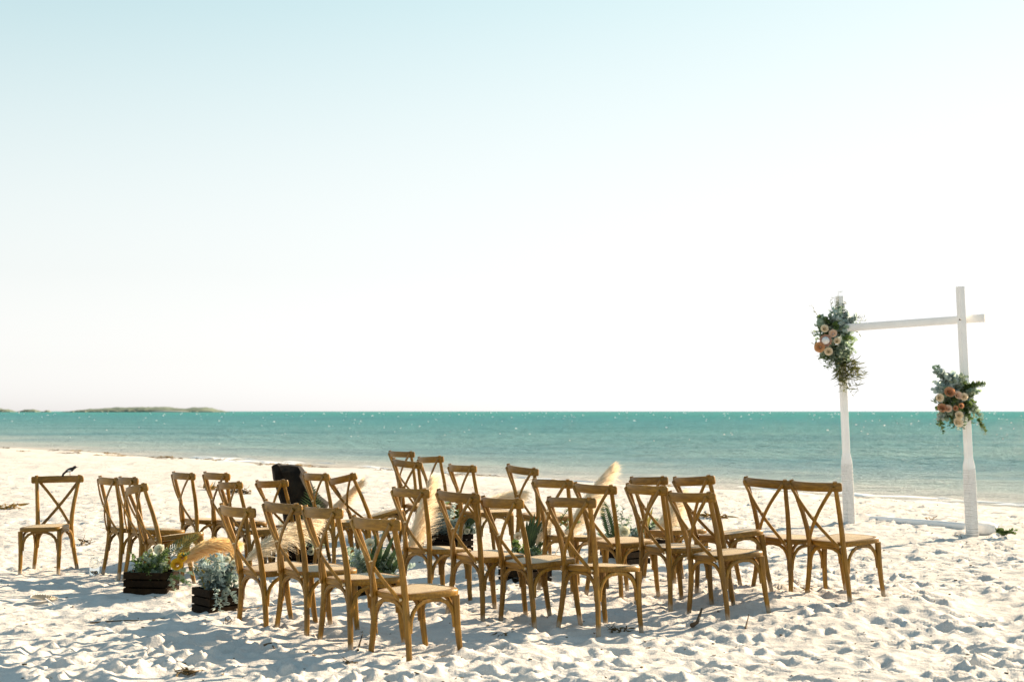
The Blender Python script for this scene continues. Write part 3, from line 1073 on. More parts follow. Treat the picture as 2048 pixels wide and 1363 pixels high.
def plume(parent, p0, p1, width, mat, n=2600, sag=.05, droop=(0, 0, -1), stem=.12, seed=1):
    """pampas plume: thousands of fine curved hairs combed towards the tip and hanging to one side"""
    rs = random.Random(seed)
    K = 24
    path = bent(p0, p1, sag, K)
    mb = MB()
    mb.sweep(path, .009, .009, k=5, ws=[1 - .8 * i / (K - 1) for i in range(K)])
    dr = Vector(droop).normalized()
    length = sum((path[i + 1] - path[i]).length for i in range(K - 1))
    for _ in range(n):
        t = stem + (1 - stem) * rs.random() ** .9
        k = min(int(t * (K - 1)), K - 2)
        p = path[k].lerp(path[k + 1], t * (K - 1) - k)
        d = (path[k + 1] - path[k]).normalized()
        tt = (t - stem) / (1 - stem)
        env = (math.sin(math.pi * min(1, .10 + .80 * tt)) ** .6) * (1 - .22 * tt) + .05
        v = Vector([rs.gauss(0, 1) for _ in range(3)])
        v = (v - d * v.dot(d)).normalized()
        reach = width * .5 * env * (rs.uniform(.35, 1.0) if rs.random() < .84 else rs.uniform(.9, 1.5))
        fwd = width * .8 * rs.uniform(.6, 1.4) * (1 - .55 * tt)
        q = (v + dr * .45)
        a = p
        b_ = p + q * reach * .62 + d * fwd * .45
        c = p + q * reach + d * fwd + dr * reach * rs.uniform(.1, .5)
        w = rs.uniform(.0014, .0030)
        s = d.cross(q)
        if s.length < 1e-4: continue
        s = s.normalized() * w
        # turn blades every way so the plume reads round
        s = s * rs.uniform(.3, 1) + q.normalized() * w * rs.uniform(-.8, .8)
        mb.add([a - s * .6, a + s * .6, b_ + s, b_ - s, c], [(0, 1, 2, 3), (3, 2, 4)])
    return mb.build('pampas_plume', mat, parent, 0)

# ------------------------------------------------------------------ crates with flower arrangements
def crate(loc, yaw, label, L=.40, Wd=.28, H=.185):
    root = empty('wooden_crate', loc, (0, 0, yaw))
    tag(root, label, 'crate', 'dark crates of flowers lining the aisle')
    th = .012
    bh, gap = .052, .012
    for k in range(3):
        z = .002 + bh / 2 + k * (bh + gap)
        for s in (-1, 1):
            mb = MB(); mb.box((0, s * (Wd / 2), z), (L, th, bh), jitter=.0015); mb.build('slat', M['crate'], root, 0)
            mb = MB(); mb.box((s * (L / 2 - th / 2 - .001), 0, z + .001), (th, Wd - th - .003, bh), jitter=.0015); mb.build('slat', M['crate'], root, 0)
    for sx in (-1, 1):
        for sy in (-1, 1):
            mb = MB(); mb.box((sx * (L / 2 - .030), sy * (Wd / 2 - .0225), H / 2), (.030, .030, H - .006)); mb.build('corner_post', M['crate'], root, 0)
    mb = MB(); mb.box((0, 0, .018), (L - .034, Wd - .02, .010)); mb.build('floor_board', M['crate_in'], root, 0)
    return root

def crate_at(px, py, yaw, label, dz=.02, z0=0.0, **kw):
    p = at(px, py, z=z0)
    for _ in range(4):
        p = at(px, py, z=float(macro_fit(np.array([p.x]), np.array([p.y]))[0]))
    z = ground(p.x, p.y) - dz
    return crate((p.x, p.y, z), yaw, label, **kw), Vector((p.x, p.y, z))

def arrangement(loc, label):
    root = empty('flower_arrangement', loc)
    tag(root, label, 'flowers', 'crate flower arrangements along the aisle')
    return root

def local(root, p):
    return Vector(p) - root.location

def mound(root, mats, n, rx, ry, z0, h, L=.055, W=.035, kind=1, seed=0, leaves=16, cx=0, cy=0):
    """sprigs spraying out of the crate"""
    n = int(n * 1.7)
    L *= 1.2; W *= 1.25
    for i in range(n):
        a = random.uniform(0, 2 * math.pi)
        e = random.uniform(.05, 1)
        b0 = (cx + rx * .35 * math.cos(a) * e, cy + ry * .35 * math.sin(a) * e, z0)
        out = 1 - .5 * e
        p1 = (cx + rx * math.cos(a) * random.uniform(.5, 1.1), cy + ry * math.sin(a) * random.uniform(.5, 1.1), z0 + h * random.uniform(.15, 1.0) * (1.15 - .5 * out))
        m = random.choice(mats)
        k = kind
        nm = {'eucalyptus_leaf': 'eucalyptus_sprig', 'blue_gum_leaf': 'eucalyptus_sprig', 'silver_leaf': 'silver_leaf_sprig', 'green_leaf': 'green_sprig', 'willow_leaf': 'willow_sprig'}[m.name]
        sprig(nm, m, root, b0, p1, leaves, L * random.uniform(.8, 1.2), W * random.uniform(.8, 1.2), k, random.uniform(0, .05))

TOCAM = Vector((0, -1, .35))
# A: left crate with the golden plume
cA, pA = crate_at(303, 1183, R(-8), 'dark slatted crate at far left in front of the tipped chair', L=.37, Wd=.26)
aA = arrangement(pA, 'green arrangement with cream rose, yellow flower and big golden plume in the left crate')
YA = pA.y
mound(aA, [M['green'], M['euc'], M['green']], 24, .18, .14, .12, .24, L=.045, W=.024)
for (a0, a1) in [((330, 1150), (372, 1168)), ((345, 1140), (388, 1150)), ((300, 1130), (288, 1110)), ((335, 1150), (350, 1182)), ((320, 1120), (335, 1100)), ((355, 1120), (378, 1108)), ((350, 1150), (380, 1172))]:
    sprig('eucalyptus_sprig', random.choice([M['euc'], M['green']]), aA, local(aA, at(*a0, Y=YA - .05)), local(aA, at(*a1, Y=YA - .18)), 16, .045, .026, 1, .01)
for (a0, a1) in [((340, 1112), (352, 1090)), ((350, 1108), (366, 1092)), ((328, 1118), (338, 1096))]:
    sprig('silver_leaf_sprig', M['silver'], aA, local(aA, at(*a0, Y=YA)), local(aA, at(*a1, Y=YA)), 14, .04, .018, 0, 0)
rose(aA, local(aA, at(319, 1098, Y=YA - .08)), .044, M['rose_white'], (-.15, -1, .5))
rose(aA, local(aA, at(302, 1101, Y=YA - .05)), .026, M['rose_white'], (-.4, -1, .5))
for (fx, fy, rr) in [(354, 1128, .050), (365, 1114, .040)]:
    rose(aA, local(aA, at(fx, fy, Y=YA - .12)), rr, M['yellow'], (.1, -1, .4), 'yellow_flower')
palm_frond(aA, local(aA, at(340, 1118, Y=YA)), local(aA, at(400, 1064, Y=YA + .1)), M['palm_gold'], 18, .07, .007, .01)
palm_frond(aA, local(aA, at(325, 1110, Y=YA + .05)), local(aA, at(396, 1070, Y=YA + .2)), M['palm'], 16, .06, .012, .01)
plume(aA, local(aA, at(352, 1132, Y=YA + .0)), local(aA, at(468, 1086, Y=YA + .1)), .19, M['plume_gold'], 4200, .075, (.35, 0, -1), .04, 3)

# B: silver leaf crate beside the nearest row
cB, pB = crate_at(432, 1226, R(-52), 'dark slatted crate beside the leftmost chair of the nearest row', L=.30, Wd=.24)
aB = arrangement(pB, 'silver blue foliage spilling over the crate beside the nearest row, with a pale plume')
YB = pB.y
mound(aB, [M['silver'], M['euc_blue'], M['silver'], M['euc']], 26, .17, .15, .14, .34, L=.06, W=.028, kind=0)
for (a0, a1) in [((438, 1175), (430, 1215)), ((430, 1170), (442, 1222)), ((445, 1180), (452, 1210)), ((455, 1180), (470, 1205)), ((425, 1165), (398, 1148)), ((440, 1160), (424, 1112)), ((450, 1150), (440, 1108)), ((440, 1150), (405, 1130))]:
    sprig('silver_leaf_sprig', random.choice([M['silver'], M['euc_blue']]), aB, local(aB, at(*a0, Y=YB - .12)), local(aB, at(*a1, Y=YB - .22)), 18, .055, .026, 0, .01)
for (fx, fy, rr) in [(455, 1118, .026), (468, 1126, .026), (436, 1135, .02)]:
    rose(aB, local(aB, at(fx, fy, Y=YB - .1)), rr, M['rose_white'], (.1, -1, .5))
for (a0, a1) in [((420, 1165), (402, 1140)), ((412, 1185), (392, 1130))]:
    sprig('golden_sprig', M['palm_gold'], aB, local(aB, at(*a0, Y=YB - .1)), local(aB, at(*a1, Y=YB - .16)), 22, .02, .012, 1, .02)
plume(aB, local(aB, at(470, 1140, Y=YB + .25)), local(aB, at(634, 1040, Y=YB + .75)), .19, M['plume'], 4600, .07, (.4, 0, -1), .12, 5)

# C: beside the left end of the middle row
cC, pC = crate_at(748, 1190, R(-50), 'dark slatted crate behind the seat of the nearest chair', L=.38, Wd=.28)
aC = arrangement(pC, 'blue green foliage with strap leaves, white flower and upright plume left of the middle row')
YC = pC.y
mound(aC, [M['euc'], M['euc_blue'], M['green'], M['euc']], 24, .25, .2, .12, .36, L=.06, W=.032)
rose(aC, local(aC, at(739, 1087, Y=YC - .12)), .045, M['rose_white'], (-.1, -1, .4))
rose(aC, local(aC, at(735, 1104, Y=YC - .12)), .03, M['rose_white'], (-.3, -1, .4))
for (a0, a1) in [((752, 1160), (790, 1066)), ((760, 1165), (800, 1085)), ((748, 1160), (768, 1058)), ((770, 1165), (810, 1105)), ((742, 1160), (752, 1066))]:
    strap_leaf(aC, local(aC, at(*a0, Y=YC - .05)), local(aC, at(*a1, Y=YC - .15)), M['palm'], .045, .02)
for (a0, a1) in [((735, 1145), (708, 1100)), ((730, 1150), (706, 1120)), ((800, 1150), (830, 1132))]:
    sprig('eucalyptus_sprig', M['euc_blue'], aC, local(aC, at(*a0, Y=YC)), local(aC, at(*a1, Y=YC - .1)), 18, .05, .03, 1, .02)
plume(aC, local(aC, at(806, 1135, Y=YC + .1)), local(aC, at(862, 962, Y=YC + .25)), .20, M['plume'], 4600, .0, (.9, 0, -.4), .10, 7)

# D: beside the third row
cD, pD = crate_at(1050, 1160, R(-52), 'dark slatted crate behind the middle row chair third from left', L=.38, Wd=.28)
aD = arrangement(pD, 'dark foliage with palm fan, cream roses and a tall pale plume')
YD = pD.y
mound(aD, [M['euc'], M['green'], M['green'], M['euc']], 22, .22, .18, .12, .30, L=.055, W=.03)
for i in range(7):
    strap_leaf(aD, local(aD, at(1050 + i * 2, 1095, Y=YD - .02)), local(aD, at(1046 + i * 8, 1024 + abs(i - 3) * 7, Y=YD - .08)), M['palm'], .035, .01)
rose(aD, local(aD, at(1036, 1072, Y=YD - .15)), .036, M['rose_cream'], (-.2, -1, .5))
rose(aD, local(aD, at(1046, 1066, Y=YD - .12)), .03, M['rose_cream'], (.2, -1, .6))
plume(aD, local(aD, at(1070, 1096, Y=YD - .05)), local(aD, at(1100, 1012, Y=YD)), .13, M['plume'], 2400, .0, (.6, 0, -.5), .06, 9)
plume(aD, local(aD, at(1108, 1112, Y=YD + .05)), local(aD, at(1224, 934, Y=YD + .5)), .20, M['plume'], 5200, .05, (.8, 0, -.7), .10, 11)
for (a0, a1) in [((1120, 1040), (1146, 1010)), ((1110, 1060), (1138, 1040)), ((1130, 1060), (1160, 1044))]:
    sprig('green_sprig', M['green'], aD, local(aD, at(*a0, Y=YD)), local(aD, at(*a1, Y=YD)), 14, .035, .022, 1, .01)

# E: fourth row
cE, pE = crate_at(1250, 1124, R(-52), 'dark slatted crate under the seats in the gap between the middle and right blocks', L=.38, Wd=.28)
aE = arrangement(pE, 'grey green foliage with one large white rose and a dark palm spike')
YE = pE.y
mound(aE, [M['euc'], M['green'], M['euc_blue']], 22, .26, .18, .12, .28, L=.055, W=.03)
palm_frond(aE, local(aE, at(1226, 1084, Y=YE - .1)), local(aE, at(1206, 1004, Y=YE - .1)), M['palm'], 16, .10, .016, .0, ang=1.4)
for (a0, a1) in [((1236, 1075), (1232, 1010)), ((1240, 1075), (1246, 1012)), ((1245, 1075), (1262, 1030)), ((1250, 1080), (1275, 1058)), ((1215, 1085), (1196, 1068))]:
    sprig('eucalyptus_sprig', M['euc'], aE, local(aE, at(*a0, Y=YE)), local(aE, at(*a1, Y=YE)), 22, .05, .032, 1, .01)
rose(aE, local(aE, at(1248, 1063, Y=YE - .2)), .056, M['rose_white'], (0, -1, .4))
for (a0, a1) in [((1288, 1060), (1284, 1006)), ((1290, 1060), (1296, 1000)), ((1292, 1060), (1306, 1012))]:
    strap_leaf(aE, local(aE, at(*a0, Y=YE)), local(aE, at(*a1, Y=YE)), M['palm_gold'], .03, .0)
plume(aE, local(aE, at(1302, 1085, Y=YE + .1)), local(aE, at(1362, 990, Y=YE + .4)), .24, M['plume'], 4200, .02, (.8, 0, -.6), .06, 13)

# G: farthest right crate, mostly hidden
cG, pG = crate_at(1322, 1090, R(-52), 'dark slatted crate seen between chair legs in the right block', L=.36, Wd=.26)
aG = arrangement(pG, 'low green foliage with small white flowers seen through the right block chairs')
mound(aG, [M['green'], M['euc']], 14, .20, .16, .12, .22, L=.05, W=.03)
for q in ((1308, 1058), (1314, 1062), (1320, 1057)):
    rose(aG, local(aG, at(*q, Y=pG.y - .12)), .022, M['rose_white'], (0, -1, .4))

# H: left of the aisle, behind the nearest row
cH, pH = crate_at(600, 1128, R(-50), 'dark slatted crate behind the nearest row below the driftwood stump', L=.36, Wd=.26)
aH = arrangement(pH, 'arrangement with golden palm leaf, white roses and slim plume in front of the driftwood stump')
YH = pH.y
mound(aH, [M['green'], M['euc'], M['euc']], 18, .24, .18, .12, .24, L=.055, W=.034)
for q, rr in (((598, 1098), .035), ((622, 1102), .04), ((630, 1086), .03), ((636, 1013), .022)):
    rose(aH, local(aH, at(*q, Y=YH - .15)), rr, M['rose_white'], (0, -1, .4))
palm_frond(aH, local(aH, at(622, 1110, Y=YH)), local(aH, at(656, 1036, Y=YH)), M['palm_gold'], 18, .13, .012, .0, ang=.5)
palm_frond(aH, local(aH, at(622, 1090, Y=YH + .1)), local(aH, at(624, 974, Y=YH + .1)), M['palm'], 18, .16, .012, .0, ang=.7)
strap_leaf(aH, local(aH, at(566, 1080, Y=YH)), local(aH, at(558, 1030, Y=YH - .1)), M['euc_blue'], .06, .02, 'broad_leaf')
plume(aH, local(aH, at(630, 1050, Y=YH - .2)), local(aH, at(722, 962, Y=YH - .1)), .15, M['plume'], 3400, -.01, (.6, 0, -.8), .04, 15)

# I: middle of the left block, behind the second middle-row chair
cI, pI = crate_at(900, 1100, R(-50), 'dark slatted crate behind the second chair of the middle row', L=.38, Wd=.28)
aI = arrangement(pI, 'blue grey leaves with white flowers and a drooping pale plume seen through the middle row')
YI = pI.y
mound(aI, [M['euc_blue'], M['euc_blue'], M['silver'], M['green']], 28, .30, .2, .12, .42, L=.075, W=.05)
for (a0, a1) in [((850, 1080), (842, 1040)), ((865, 1070), (868, 1010)), ((880, 1060), (890, 1004)), ((895, 1060), (912, 1008)), ((920, 1070), (940, 1050))]:
    sprig('eucalyptus_sprig', M['euc_blue'], aI, local(aI, at(*a0, Y=YI - .1)), local(aI, at(*a1, Y=YI - .1)), 18, .07, .05, 1, .01)
for q, rr in (((924, 1052), .035), ((934, 1062), .03), ((918, 1062), .03)):
    rose(aI, local(aI, at(*q, Y=YI - .2)), rr, M['rose_white'], (0, -1, .4))
strap_leaf(aI, local(aI, at(915, 1062, Y=YI - .1)), local(aI, at(972, 1024, Y=YI - .15)), M['palm'], .09, .03, 'broad_leaf')
plume(aI, local(aI, at(918, 1058, Y=YI)), local(aI, at(1042, 986, Y=YI + .2)), .24, M['plume'], 4600, .08, (.5, 0, -1), .10, 17)

# ------------------------------------------------------------------ the white arch
YL, YR = 16.85, 15.45
arch = empty('wedding_arch', (0, 0, 0))
tag(arch, 'white painted wooden ceremony arch with one crossbeam and cord wrapped post feet', 'arch')
aL0, aL1 = at(1699, 1056, Y=YL), at(1678.5, 592, Y=YL)
aR0, aR1 = at(1945, 1080, Y=YR), at(1920, 573, Y=YR)
yaw_post = R(20)
ref_p = Vector((math.cos(yaw_post), math.sin(yaw_post), 0))
for p0, p1, ysl, ysh in ((aL0, aL1, 928, 906), (aR0, aR1, 938, 916)):
    pxs = YL if p0 is aL0 else YR
    d = (p1 - p0)
    mb = MB(); mb.sweep([p0 - d * .06, p0, p1], .070, .070, ref=ref_p, ch=.06)
    post = mb.build('post', M['white'], arch)
    # the thicker foot: square core, then cord wound round it turn by turn
    pz = at(1900, ysl, Y=pxs).z
    t1 = (pz - p0.z) / d.z
    q1 = p0 + d * t1
    t2 = (at(1900, ysh, Y=pxs).z - p0.z) / d.z
    q2 = p0 + d * t2
    mb = MB()
    mb.sweep([p0 - d * .05, q1], .096, .096, ref=ref_p, ch=.08, ws=[1.05, 1])
    mb.build('post_foot', M['foot'], arch)
    mb = MB()
    mb.sweep([q1 + d * .001, q1 + (q2 - q1) * .25, q2], .098, .098, ref=ref_p, ch=.08, ws=[1, 1, .74])
    mb.build('shoulder', M['white'], arch)
    wraps = MB()
    turns = 58
    core_gap = {3, 4, 6, 9} if p0 is aR0 else set()
    for k in range(turns):
        if k in core_gap: continue
        t = t1 * (k + .5) / turns
        c = p0 + d * t
        hw = .0505 * (1.055 - .05 * k / turns) + random.uniform(-.0015, .0022)
        hh = (d.length * t1 / turns) * .40
        u = ref_p; v = Vector((-ref_p.y, ref_p.x, 0))
        ringv = []
        tilt = random.uniform(-.003, .003)
        for zz, sc in ((-hh, .965), (-hh * .5, 1), (hh * .5, 1), (hh, .965)):
            for cx, cy in ((-1, -.88), (-.88, -1), (.88, -1), (1, -.88), (1, .88), (.88, 1), (-.88, 1), (-1, .88)):
                ringv.append(c + u * (cx * hw * sc) + v * (cy * hw * sc) + Vector((0, 0, zz + tilt * cx)))
        fs = [(r_ * 8 + i, r_ * 8 + (i + 1) % 8, (r_ + 1) * 8 + (i + 1) % 8, (r_ + 1) * 8 + i) for r_ in range(3) for i in range(8)]
        wraps.add(ringv, fs)
    w = wraps.build('cord_wrap', M['wrap'], arch, 30)
    w['kind'] = 'stuff'
    if p0 is aR0:
        for gy in (1068.5, 1060.5, 1072.5):
            pass
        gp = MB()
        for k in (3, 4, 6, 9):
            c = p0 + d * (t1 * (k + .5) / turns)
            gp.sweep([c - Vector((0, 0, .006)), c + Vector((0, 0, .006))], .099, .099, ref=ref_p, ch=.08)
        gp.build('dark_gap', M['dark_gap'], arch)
# beam: bolted on the front of the right post, behind the left bouquet
b0, b1 = at(1668, 657, Y=YL - .07), at(1971, 635.5, Y=YR - .095)
dirb = (b1 - at(1690, 655, Y=YL - .07)).normalized()
mb = MB(); mb.sweep([b0, b1], .085, .045, ref=(dirb.y, -dirb.x, 0), ch=.05); mb.build('crossbeam', M['white'], arch)
bo = at(1921, 639, Y=YR - .13)
nb = Vector((dirb.y, -dirb.x, 0)).normalized()
mb = MB(); mb.sweep([bo, bo + nb * .02], .02, .02, ref=(0, 0, 1), k=10); mb.build('bolt', M['pebble'], arch)

# pole half buried on the sand between the posts
def lie(px, py):
    p = at(px, py, z=.13)
    return p
p0, p1 = lie(1742, 1049), lie(1934, 1063)
pole = empty('white_pole', p0)
tag(pole, 'round white pole lying half buried on the sand between the two arch posts', 'pole')
path = [p0.lerp(p1, i / 8) for i in range(9)]
path = [Vector((p.x, p.y, ground(p.x, p.y) + .014 + .004 * math.sin(i))) - p0 for i, p in enumerate(path)]
zs = sum(p.z for p in path) / 9
for i, p in enumerate(path): p.z = zs + (path[-1].z - path[0].z) * (i / 8 - .5) * .6
mb = MB(); mb.sweep(path, .095, .095, ref=(0, 0, 1), k=14, ws=[.9, 1, 1, 1, 1, 1, 1, .98, .9]); mb.build('shaft', M['white'], pole, 50)

sp = at(1973, 1073, z=.13)
bag = empty('sandbag', (sp.x, sp.y + .1, ground(sp.x, sp.y) + .01), (0, 0, R(18)))
tag(bag, 'plump white sandbag weighing down the foot of the right arch post', 'sandbag')
mb = MB()
vs, fs = [], []
nu, nv = 20, 12
for j in range(nv + 1):
    ph = math.pi * j / nv
    for i in range(nu):
        th = 2 * math.pi * i / nu
        e = .55
        f3 = lambda a: math.copysign(abs(a) ** e, a)
        x, y, z = f3(math.sin(ph)) * f3(math.cos(th)), f3(math.sin(ph)) * f3(math.sin(th)), f3(math.cos(ph))
        k = 1 + .06 * math.sin(3 * th + 1) * math.sin(2 * ph)
        vs.append((.145 * x * k, .11 * y * k, .055 + .075 * z * (1 - .25 * x * x)))
for j in range(nv):
    for i in range(nu):
        k = (i + 1) % nu
        fs.append((j * nu + i, (j + 1) * nu + i, (j + 1) * nu + k, j * nu + k))
mb.add(vs, fs)
mb.build('sack', M['wrap'], bag, 80)
mb = MB(); mb.sweep([(.14, -.06, .085), (.175, -.02, .095), (.14, .05, .09)], .02, .012, ref=(0, 0, 1)); mb.build('tied_ear', M['wrap'], bag)

gp = at(2010, 1078, z=.13)
gr = empty('leaf_clump', (gp.x, gp.y, ground(gp.x, gp.y)))
tag(gr, 'bright green leafy clump lying on the sand right of the white arch', 'leaves')
for i in range(9):
    a = random.uniform(-.4, 3.6)
    sprig('green_sprig', M['green'], gr, (random.uniform(-.04, .04), 0, .02), (.12 * math.cos(a), .05 * math.sin(a), .03 + .05 * random.random()), 12, .045, .032, 1, .02)

# cable end by the right post
cp_ = [at(x, y, z=.15) for x, y in ((1905, 1069), (1914, 1069.5), (1921, 1070), (1924, 1074))]
mb = MB(); mb.sweep([Vector((p.x, p.y, ground(p.x, p.y) + .012)) for p in cp_], .008, .008, k=6)
tag(mb.build('tent_peg', M['dark_gap']), 'bent dark metal peg in the sand left of the right arch post', 'peg')

# bouquets tied to the arch
def bouquet(label, Y, loc_px):
    r = empty('floral_bouquet', at(*loc_px, Y=Y))
    tag(r, label, 'bouquet', 'bouquets tied to the arch')
    return r
def spr(root, name, mat, a0, a1, Y, n=16, L=.05, W=.034, kind=1, sag=.02, dy=0.0):
    if kind == 1: L *= 1.25; W *= 1.3; n = int(n * 1.3)
    return sprig(name, mat, root, local(root, at(*a0, Y=Y)), local(root, at(*a1, Y=Y - .02 + random.uniform(-.10, .06) + dy)), n, L, W, kind, sag)

Yb = YL - .14
bl_ = bouquet('large bouquet of gum leaves, protea and peach roses at the left end of the crossbeam', Yb, (1672, 680))
C0 = (1672, 672)
for a1 in [(1700, 628), (1712, 640), (1718, 652), (1704, 650), (1690, 634), (1710, 662), (1698, 668), (1686, 648), (1676, 640), (1715, 634)]:
    spr(bl_, 'eucalyptus_sprig', M['euc_blue'], (C0[0] + 8, C0[1] - 8), a1, Yb, 14, .075, .062)
for a1 in [(1660, 622), (1670, 616), (1684, 612), (1694, 622), (1656, 632), (1676, 606), (1690, 604)]:
    spr(bl_, 'eucalyptus_sprig', M['silver'] if random.random() < .4 else M['euc'], C0, a1, Yb, 18, .05, .042)
for a1 in [(1634, 634), (1640, 644), (1630, 652), (1624, 666), (1636, 664), (1642, 630), (1646, 640)]:
    spr(bl_, 'dark_sprig', M['euc'], (1662, 668), a1, Yb, 16, .042, .026)
for a1 in [(1638, 716), (1650, 724), (1660, 734), (1672, 738), (1684, 728), (1690, 716), (1706, 700), (1712, 706), (1702, 690), (1656, 740), (1668, 744), (1664, 720), (1680, 742), (1640, 704), (1676, 724), (1650, 736)]:
    spr(bl_, 'green_sprig', random.choice([M['euc'], M['green'], M['euc']]), (1674, 690), a1, Yb, 18, .042, .024)
for a1 in [(1690, 784), (1700, 776), (1706, 782), (1698, 760), (1712, 752), (1704, 744), (1728, 754), (1738, 758), (1708, 730), (1684, 768), (1692, 752), (1680, 756)]:
    spr(bl_, 'willow_sprig', M['olive'], (1680, 712), a1, Yb, 9, .125, .020, 0, -.02)
for a0, a1 in [((1672, 622), (1668, 592)), ((1676, 618), (1676, 580)), ((1664, 620), (1660, 598)), ((1680, 620), (1692, 604)), ((1705, 640), (1732, 642)), ((1712, 650), (1718, 668)), ((1710, 636), (1730, 634)), ((1640, 640), (1622, 608)), ((1640, 700), (1626, 686)), ((1640, 700), (1640, 726)), ((1632, 672), (1620, 664))]:
    spr(bl_, 'willow_sprig', M['olive'], a0, a1, Yb, 4, .085, .016, 0, 0)
for i in range(46):
    a = random.uniform(0, 6.283); q = random.uniform(.55, 1.0)
    x1, y1 = 1672 + 44 * q * math.cos(a), 674 + 66 * q * math.sin(a)
    spr(bl_, random.choice(['eucalyptus_sprig', 'green_sprig']), M['euc_blue'] if y1 < 660 and x1 > 1664 and random.random() < .7 else random.choice([M['euc'], M['euc'], M['green']]),
        (1672 + 12 * math.cos(a), 678 + 20 * math.sin(a)), (x1, y1), Yb, 12, .05, .036, dy=-.03)
for i in range(22):
    x0, y0 = random.uniform(1664, 1704), random.uniform(700, 735)
    spr(bl_, 'willow_sprig', M['olive'], (x0, y0), (x0 + random.uniform(4, 32), y0 + random.uniform(30, 58)), Yb, 6, .14, .028, 0, 0)
for i in range(26):
    x1, y1 = 1668 + random.uniform(-26, 26), 676 + random.uniform(-44, 50)
    spr(bl_, 'eucalyptus_sprig', random.choice([M['euc_blue'], M['euc'], M['green']]), (x1 + random.uniform(-9, 9), y1 + random.uniform(-9, 9)), (x1, y1), Yb, 12, .06, .046, dy=.02)
for q, rr, m in (((1649, 657), .047, 'rose_cream'), ((1666, 666.5), .047, 'rose_blush'), ((1674, 681.5), .04, 'rose_cream'), ((1657, 702.6), .05, 'rose_cream')):
    rose(bl_, local(bl_, at(*q, Y=Yb - .17)), rr, M[m], (-.1 + random.gauss(0, .15), -1, .2))
rose(bl_, local(bl_, at(1639, 694, Y=Yb - .16)), .062, M['rose_peach'], (-.3, -1, -.1), 'peach_dahlia')
protea(bl_, local(bl_, at(1651, 681, Y=Yb - .17)), .068, (-.15, -1, .15))

Yc = YR - .14
br_ = bouquet('smaller bouquet of gum leaves with rust and cream roses halfway up the right post', Yc, (1912, 800))
for a1 in [(1864, 736), (1872, 732), (1868, 744), (1880, 742), (1886, 748), (1892, 754), (1878, 752)]:
    spr(br_, 'eucalyptus_sprig', M['euc'] if random.random() < .5 else M['euc_blue'], (1906, 784), a1, Yc, 22, .05, .042)
for a1 in [(1896, 752), (1904, 748), (1908, 764), (1896, 770), (1914, 764), (1900, 762)]:
    spr(br_, 'eucalyptus_sprig', random.choice([M['silver'], M['euc_blue']]), (1908, 786), a1, Yc, 14, .075, .06)
for a1 in [(1970, 772), (1964, 766), (1956, 770), (1950, 778), (1960, 784), (1954, 788), (1946, 768), (1972, 768)]:
    spr(br_, 'green_sprig', random.choice([M['green'], M['euc']]), (1918, 788), a1, Yc, 20, .048, .036)
for a1 in [(1950, 806), (1954, 818), (1962, 830), (1966, 840), (1946, 824), (1952, 836), (1938, 838), (1940, 812), (1932, 830), (1958, 822), (1930, 846), (1944, 846)]:
    spr(br_, 'green_sprig', random.choice([M['green'], M['euc'], M['green']]), (1922, 806), a1, Yc, 18, .045, .032)
for a1 in [(1866, 780), (1872, 786), (1876, 776), (1868, 802), (1874, 800), (1882, 786), (1866, 764), (1872, 768)]:
    spr(br_, 'eucalyptus_sprig', random.choice([M['euc_blue'], M['euc']]), (1904, 794), a1, Yc, 14, .052, .04)
for a1 in [(1880, 830), (1892, 838), (1900, 850), (1908, 856), (1918, 858), (1926, 856), (1886, 826), (1904, 842), (1898, 828)]:
    spr(br_, 'green_sprig', random.choice([M['euc'], M['green']]), (1908, 812), a1, Yc, 18, .045, .03)
for a0, a1 in [((1886, 832), (1876, 848)), ((1878, 842), (1886, 866)), ((1956, 846), (1972, 868)), ((1952, 840), (1968, 858))]:
    spr(br_, 'trailing_sprig', M['green'], a0, a1, Yc, 10, .042, .03)
for i in range(44):
    a = random.uniform(0, 6.283); q = random.uniform(.5, 1.0)
    x1, y1 = 1912 + 46 * q * math.cos(a), 798 + 54 * q * math.sin(a)
    spr(br_, random.choice(['eucalyptus_sprig', 'green_sprig']), M['euc_blue'] if y1 < 790 and x1 < 1915 and random.random() < .6 else random.choice([M['euc'], M['green']]),
        (1912 + 12 * math.cos(a), 800 + 16 * math.sin(a)), (x1, y1), Yc, 12, .05, .036, dy=-.03)
for i in range(9):
    x1, y1 = 1909 + random.uniform(-10, 10), 797 + random.uniform(-8, 8)
    sprig('eucalyptus_sprig', M['euc'], br_, local(br_, at(x1 - 6, y1 + 8, Y=Yc - .03)), local(br_, at(x1 + 4, y1 - 8, Y=Yc - .05)), 12, .075, .065, 1, .01)
for i in range(26):
    x1, y1 = 1910 + random.uniform(-30, 26), 800 + random.uniform(-34, 40)
    spr(br_, 'eucalyptus_sprig', random.choice([M['euc_blue'], M['euc'], M['green']]), (x1 + random.uniform(-9, 9), y1 + random.uniform(-9, 9)), (x1, y1), Yc, 12, .06, .046, dy=.02)
for q, rr, m, nm in (((1899, 784), .058, 'rust', 'rust_flower'), ((1916, 790), .046, 'rose_blush', 'rose'), ((1928, 793), .042, 'rose_cream', 'rose'), ((1879, 795), .045, 'rose_cream', 'rose'),
                     ((1884, 816), .052, 'rust', 'rust_flower'), ((1896, 817), .044, 'rose_blush', 'rose'), ((1918, 830), .045, 'rose_cream', 'rose'), ((1916, 845), .055, 'rose_cream', 'rose'),
                     ((1911, 816), .03, 'rust', 'rust_flower'), ((1922, 811), .03, 'rust', 'rust_flower')):
    rose(br_, local(br_, at(*q, Y=Yc - .17)), rr, M[m], (random.gauss(0, .2), -1, .2 + random.gauss(0, .15)), nm)

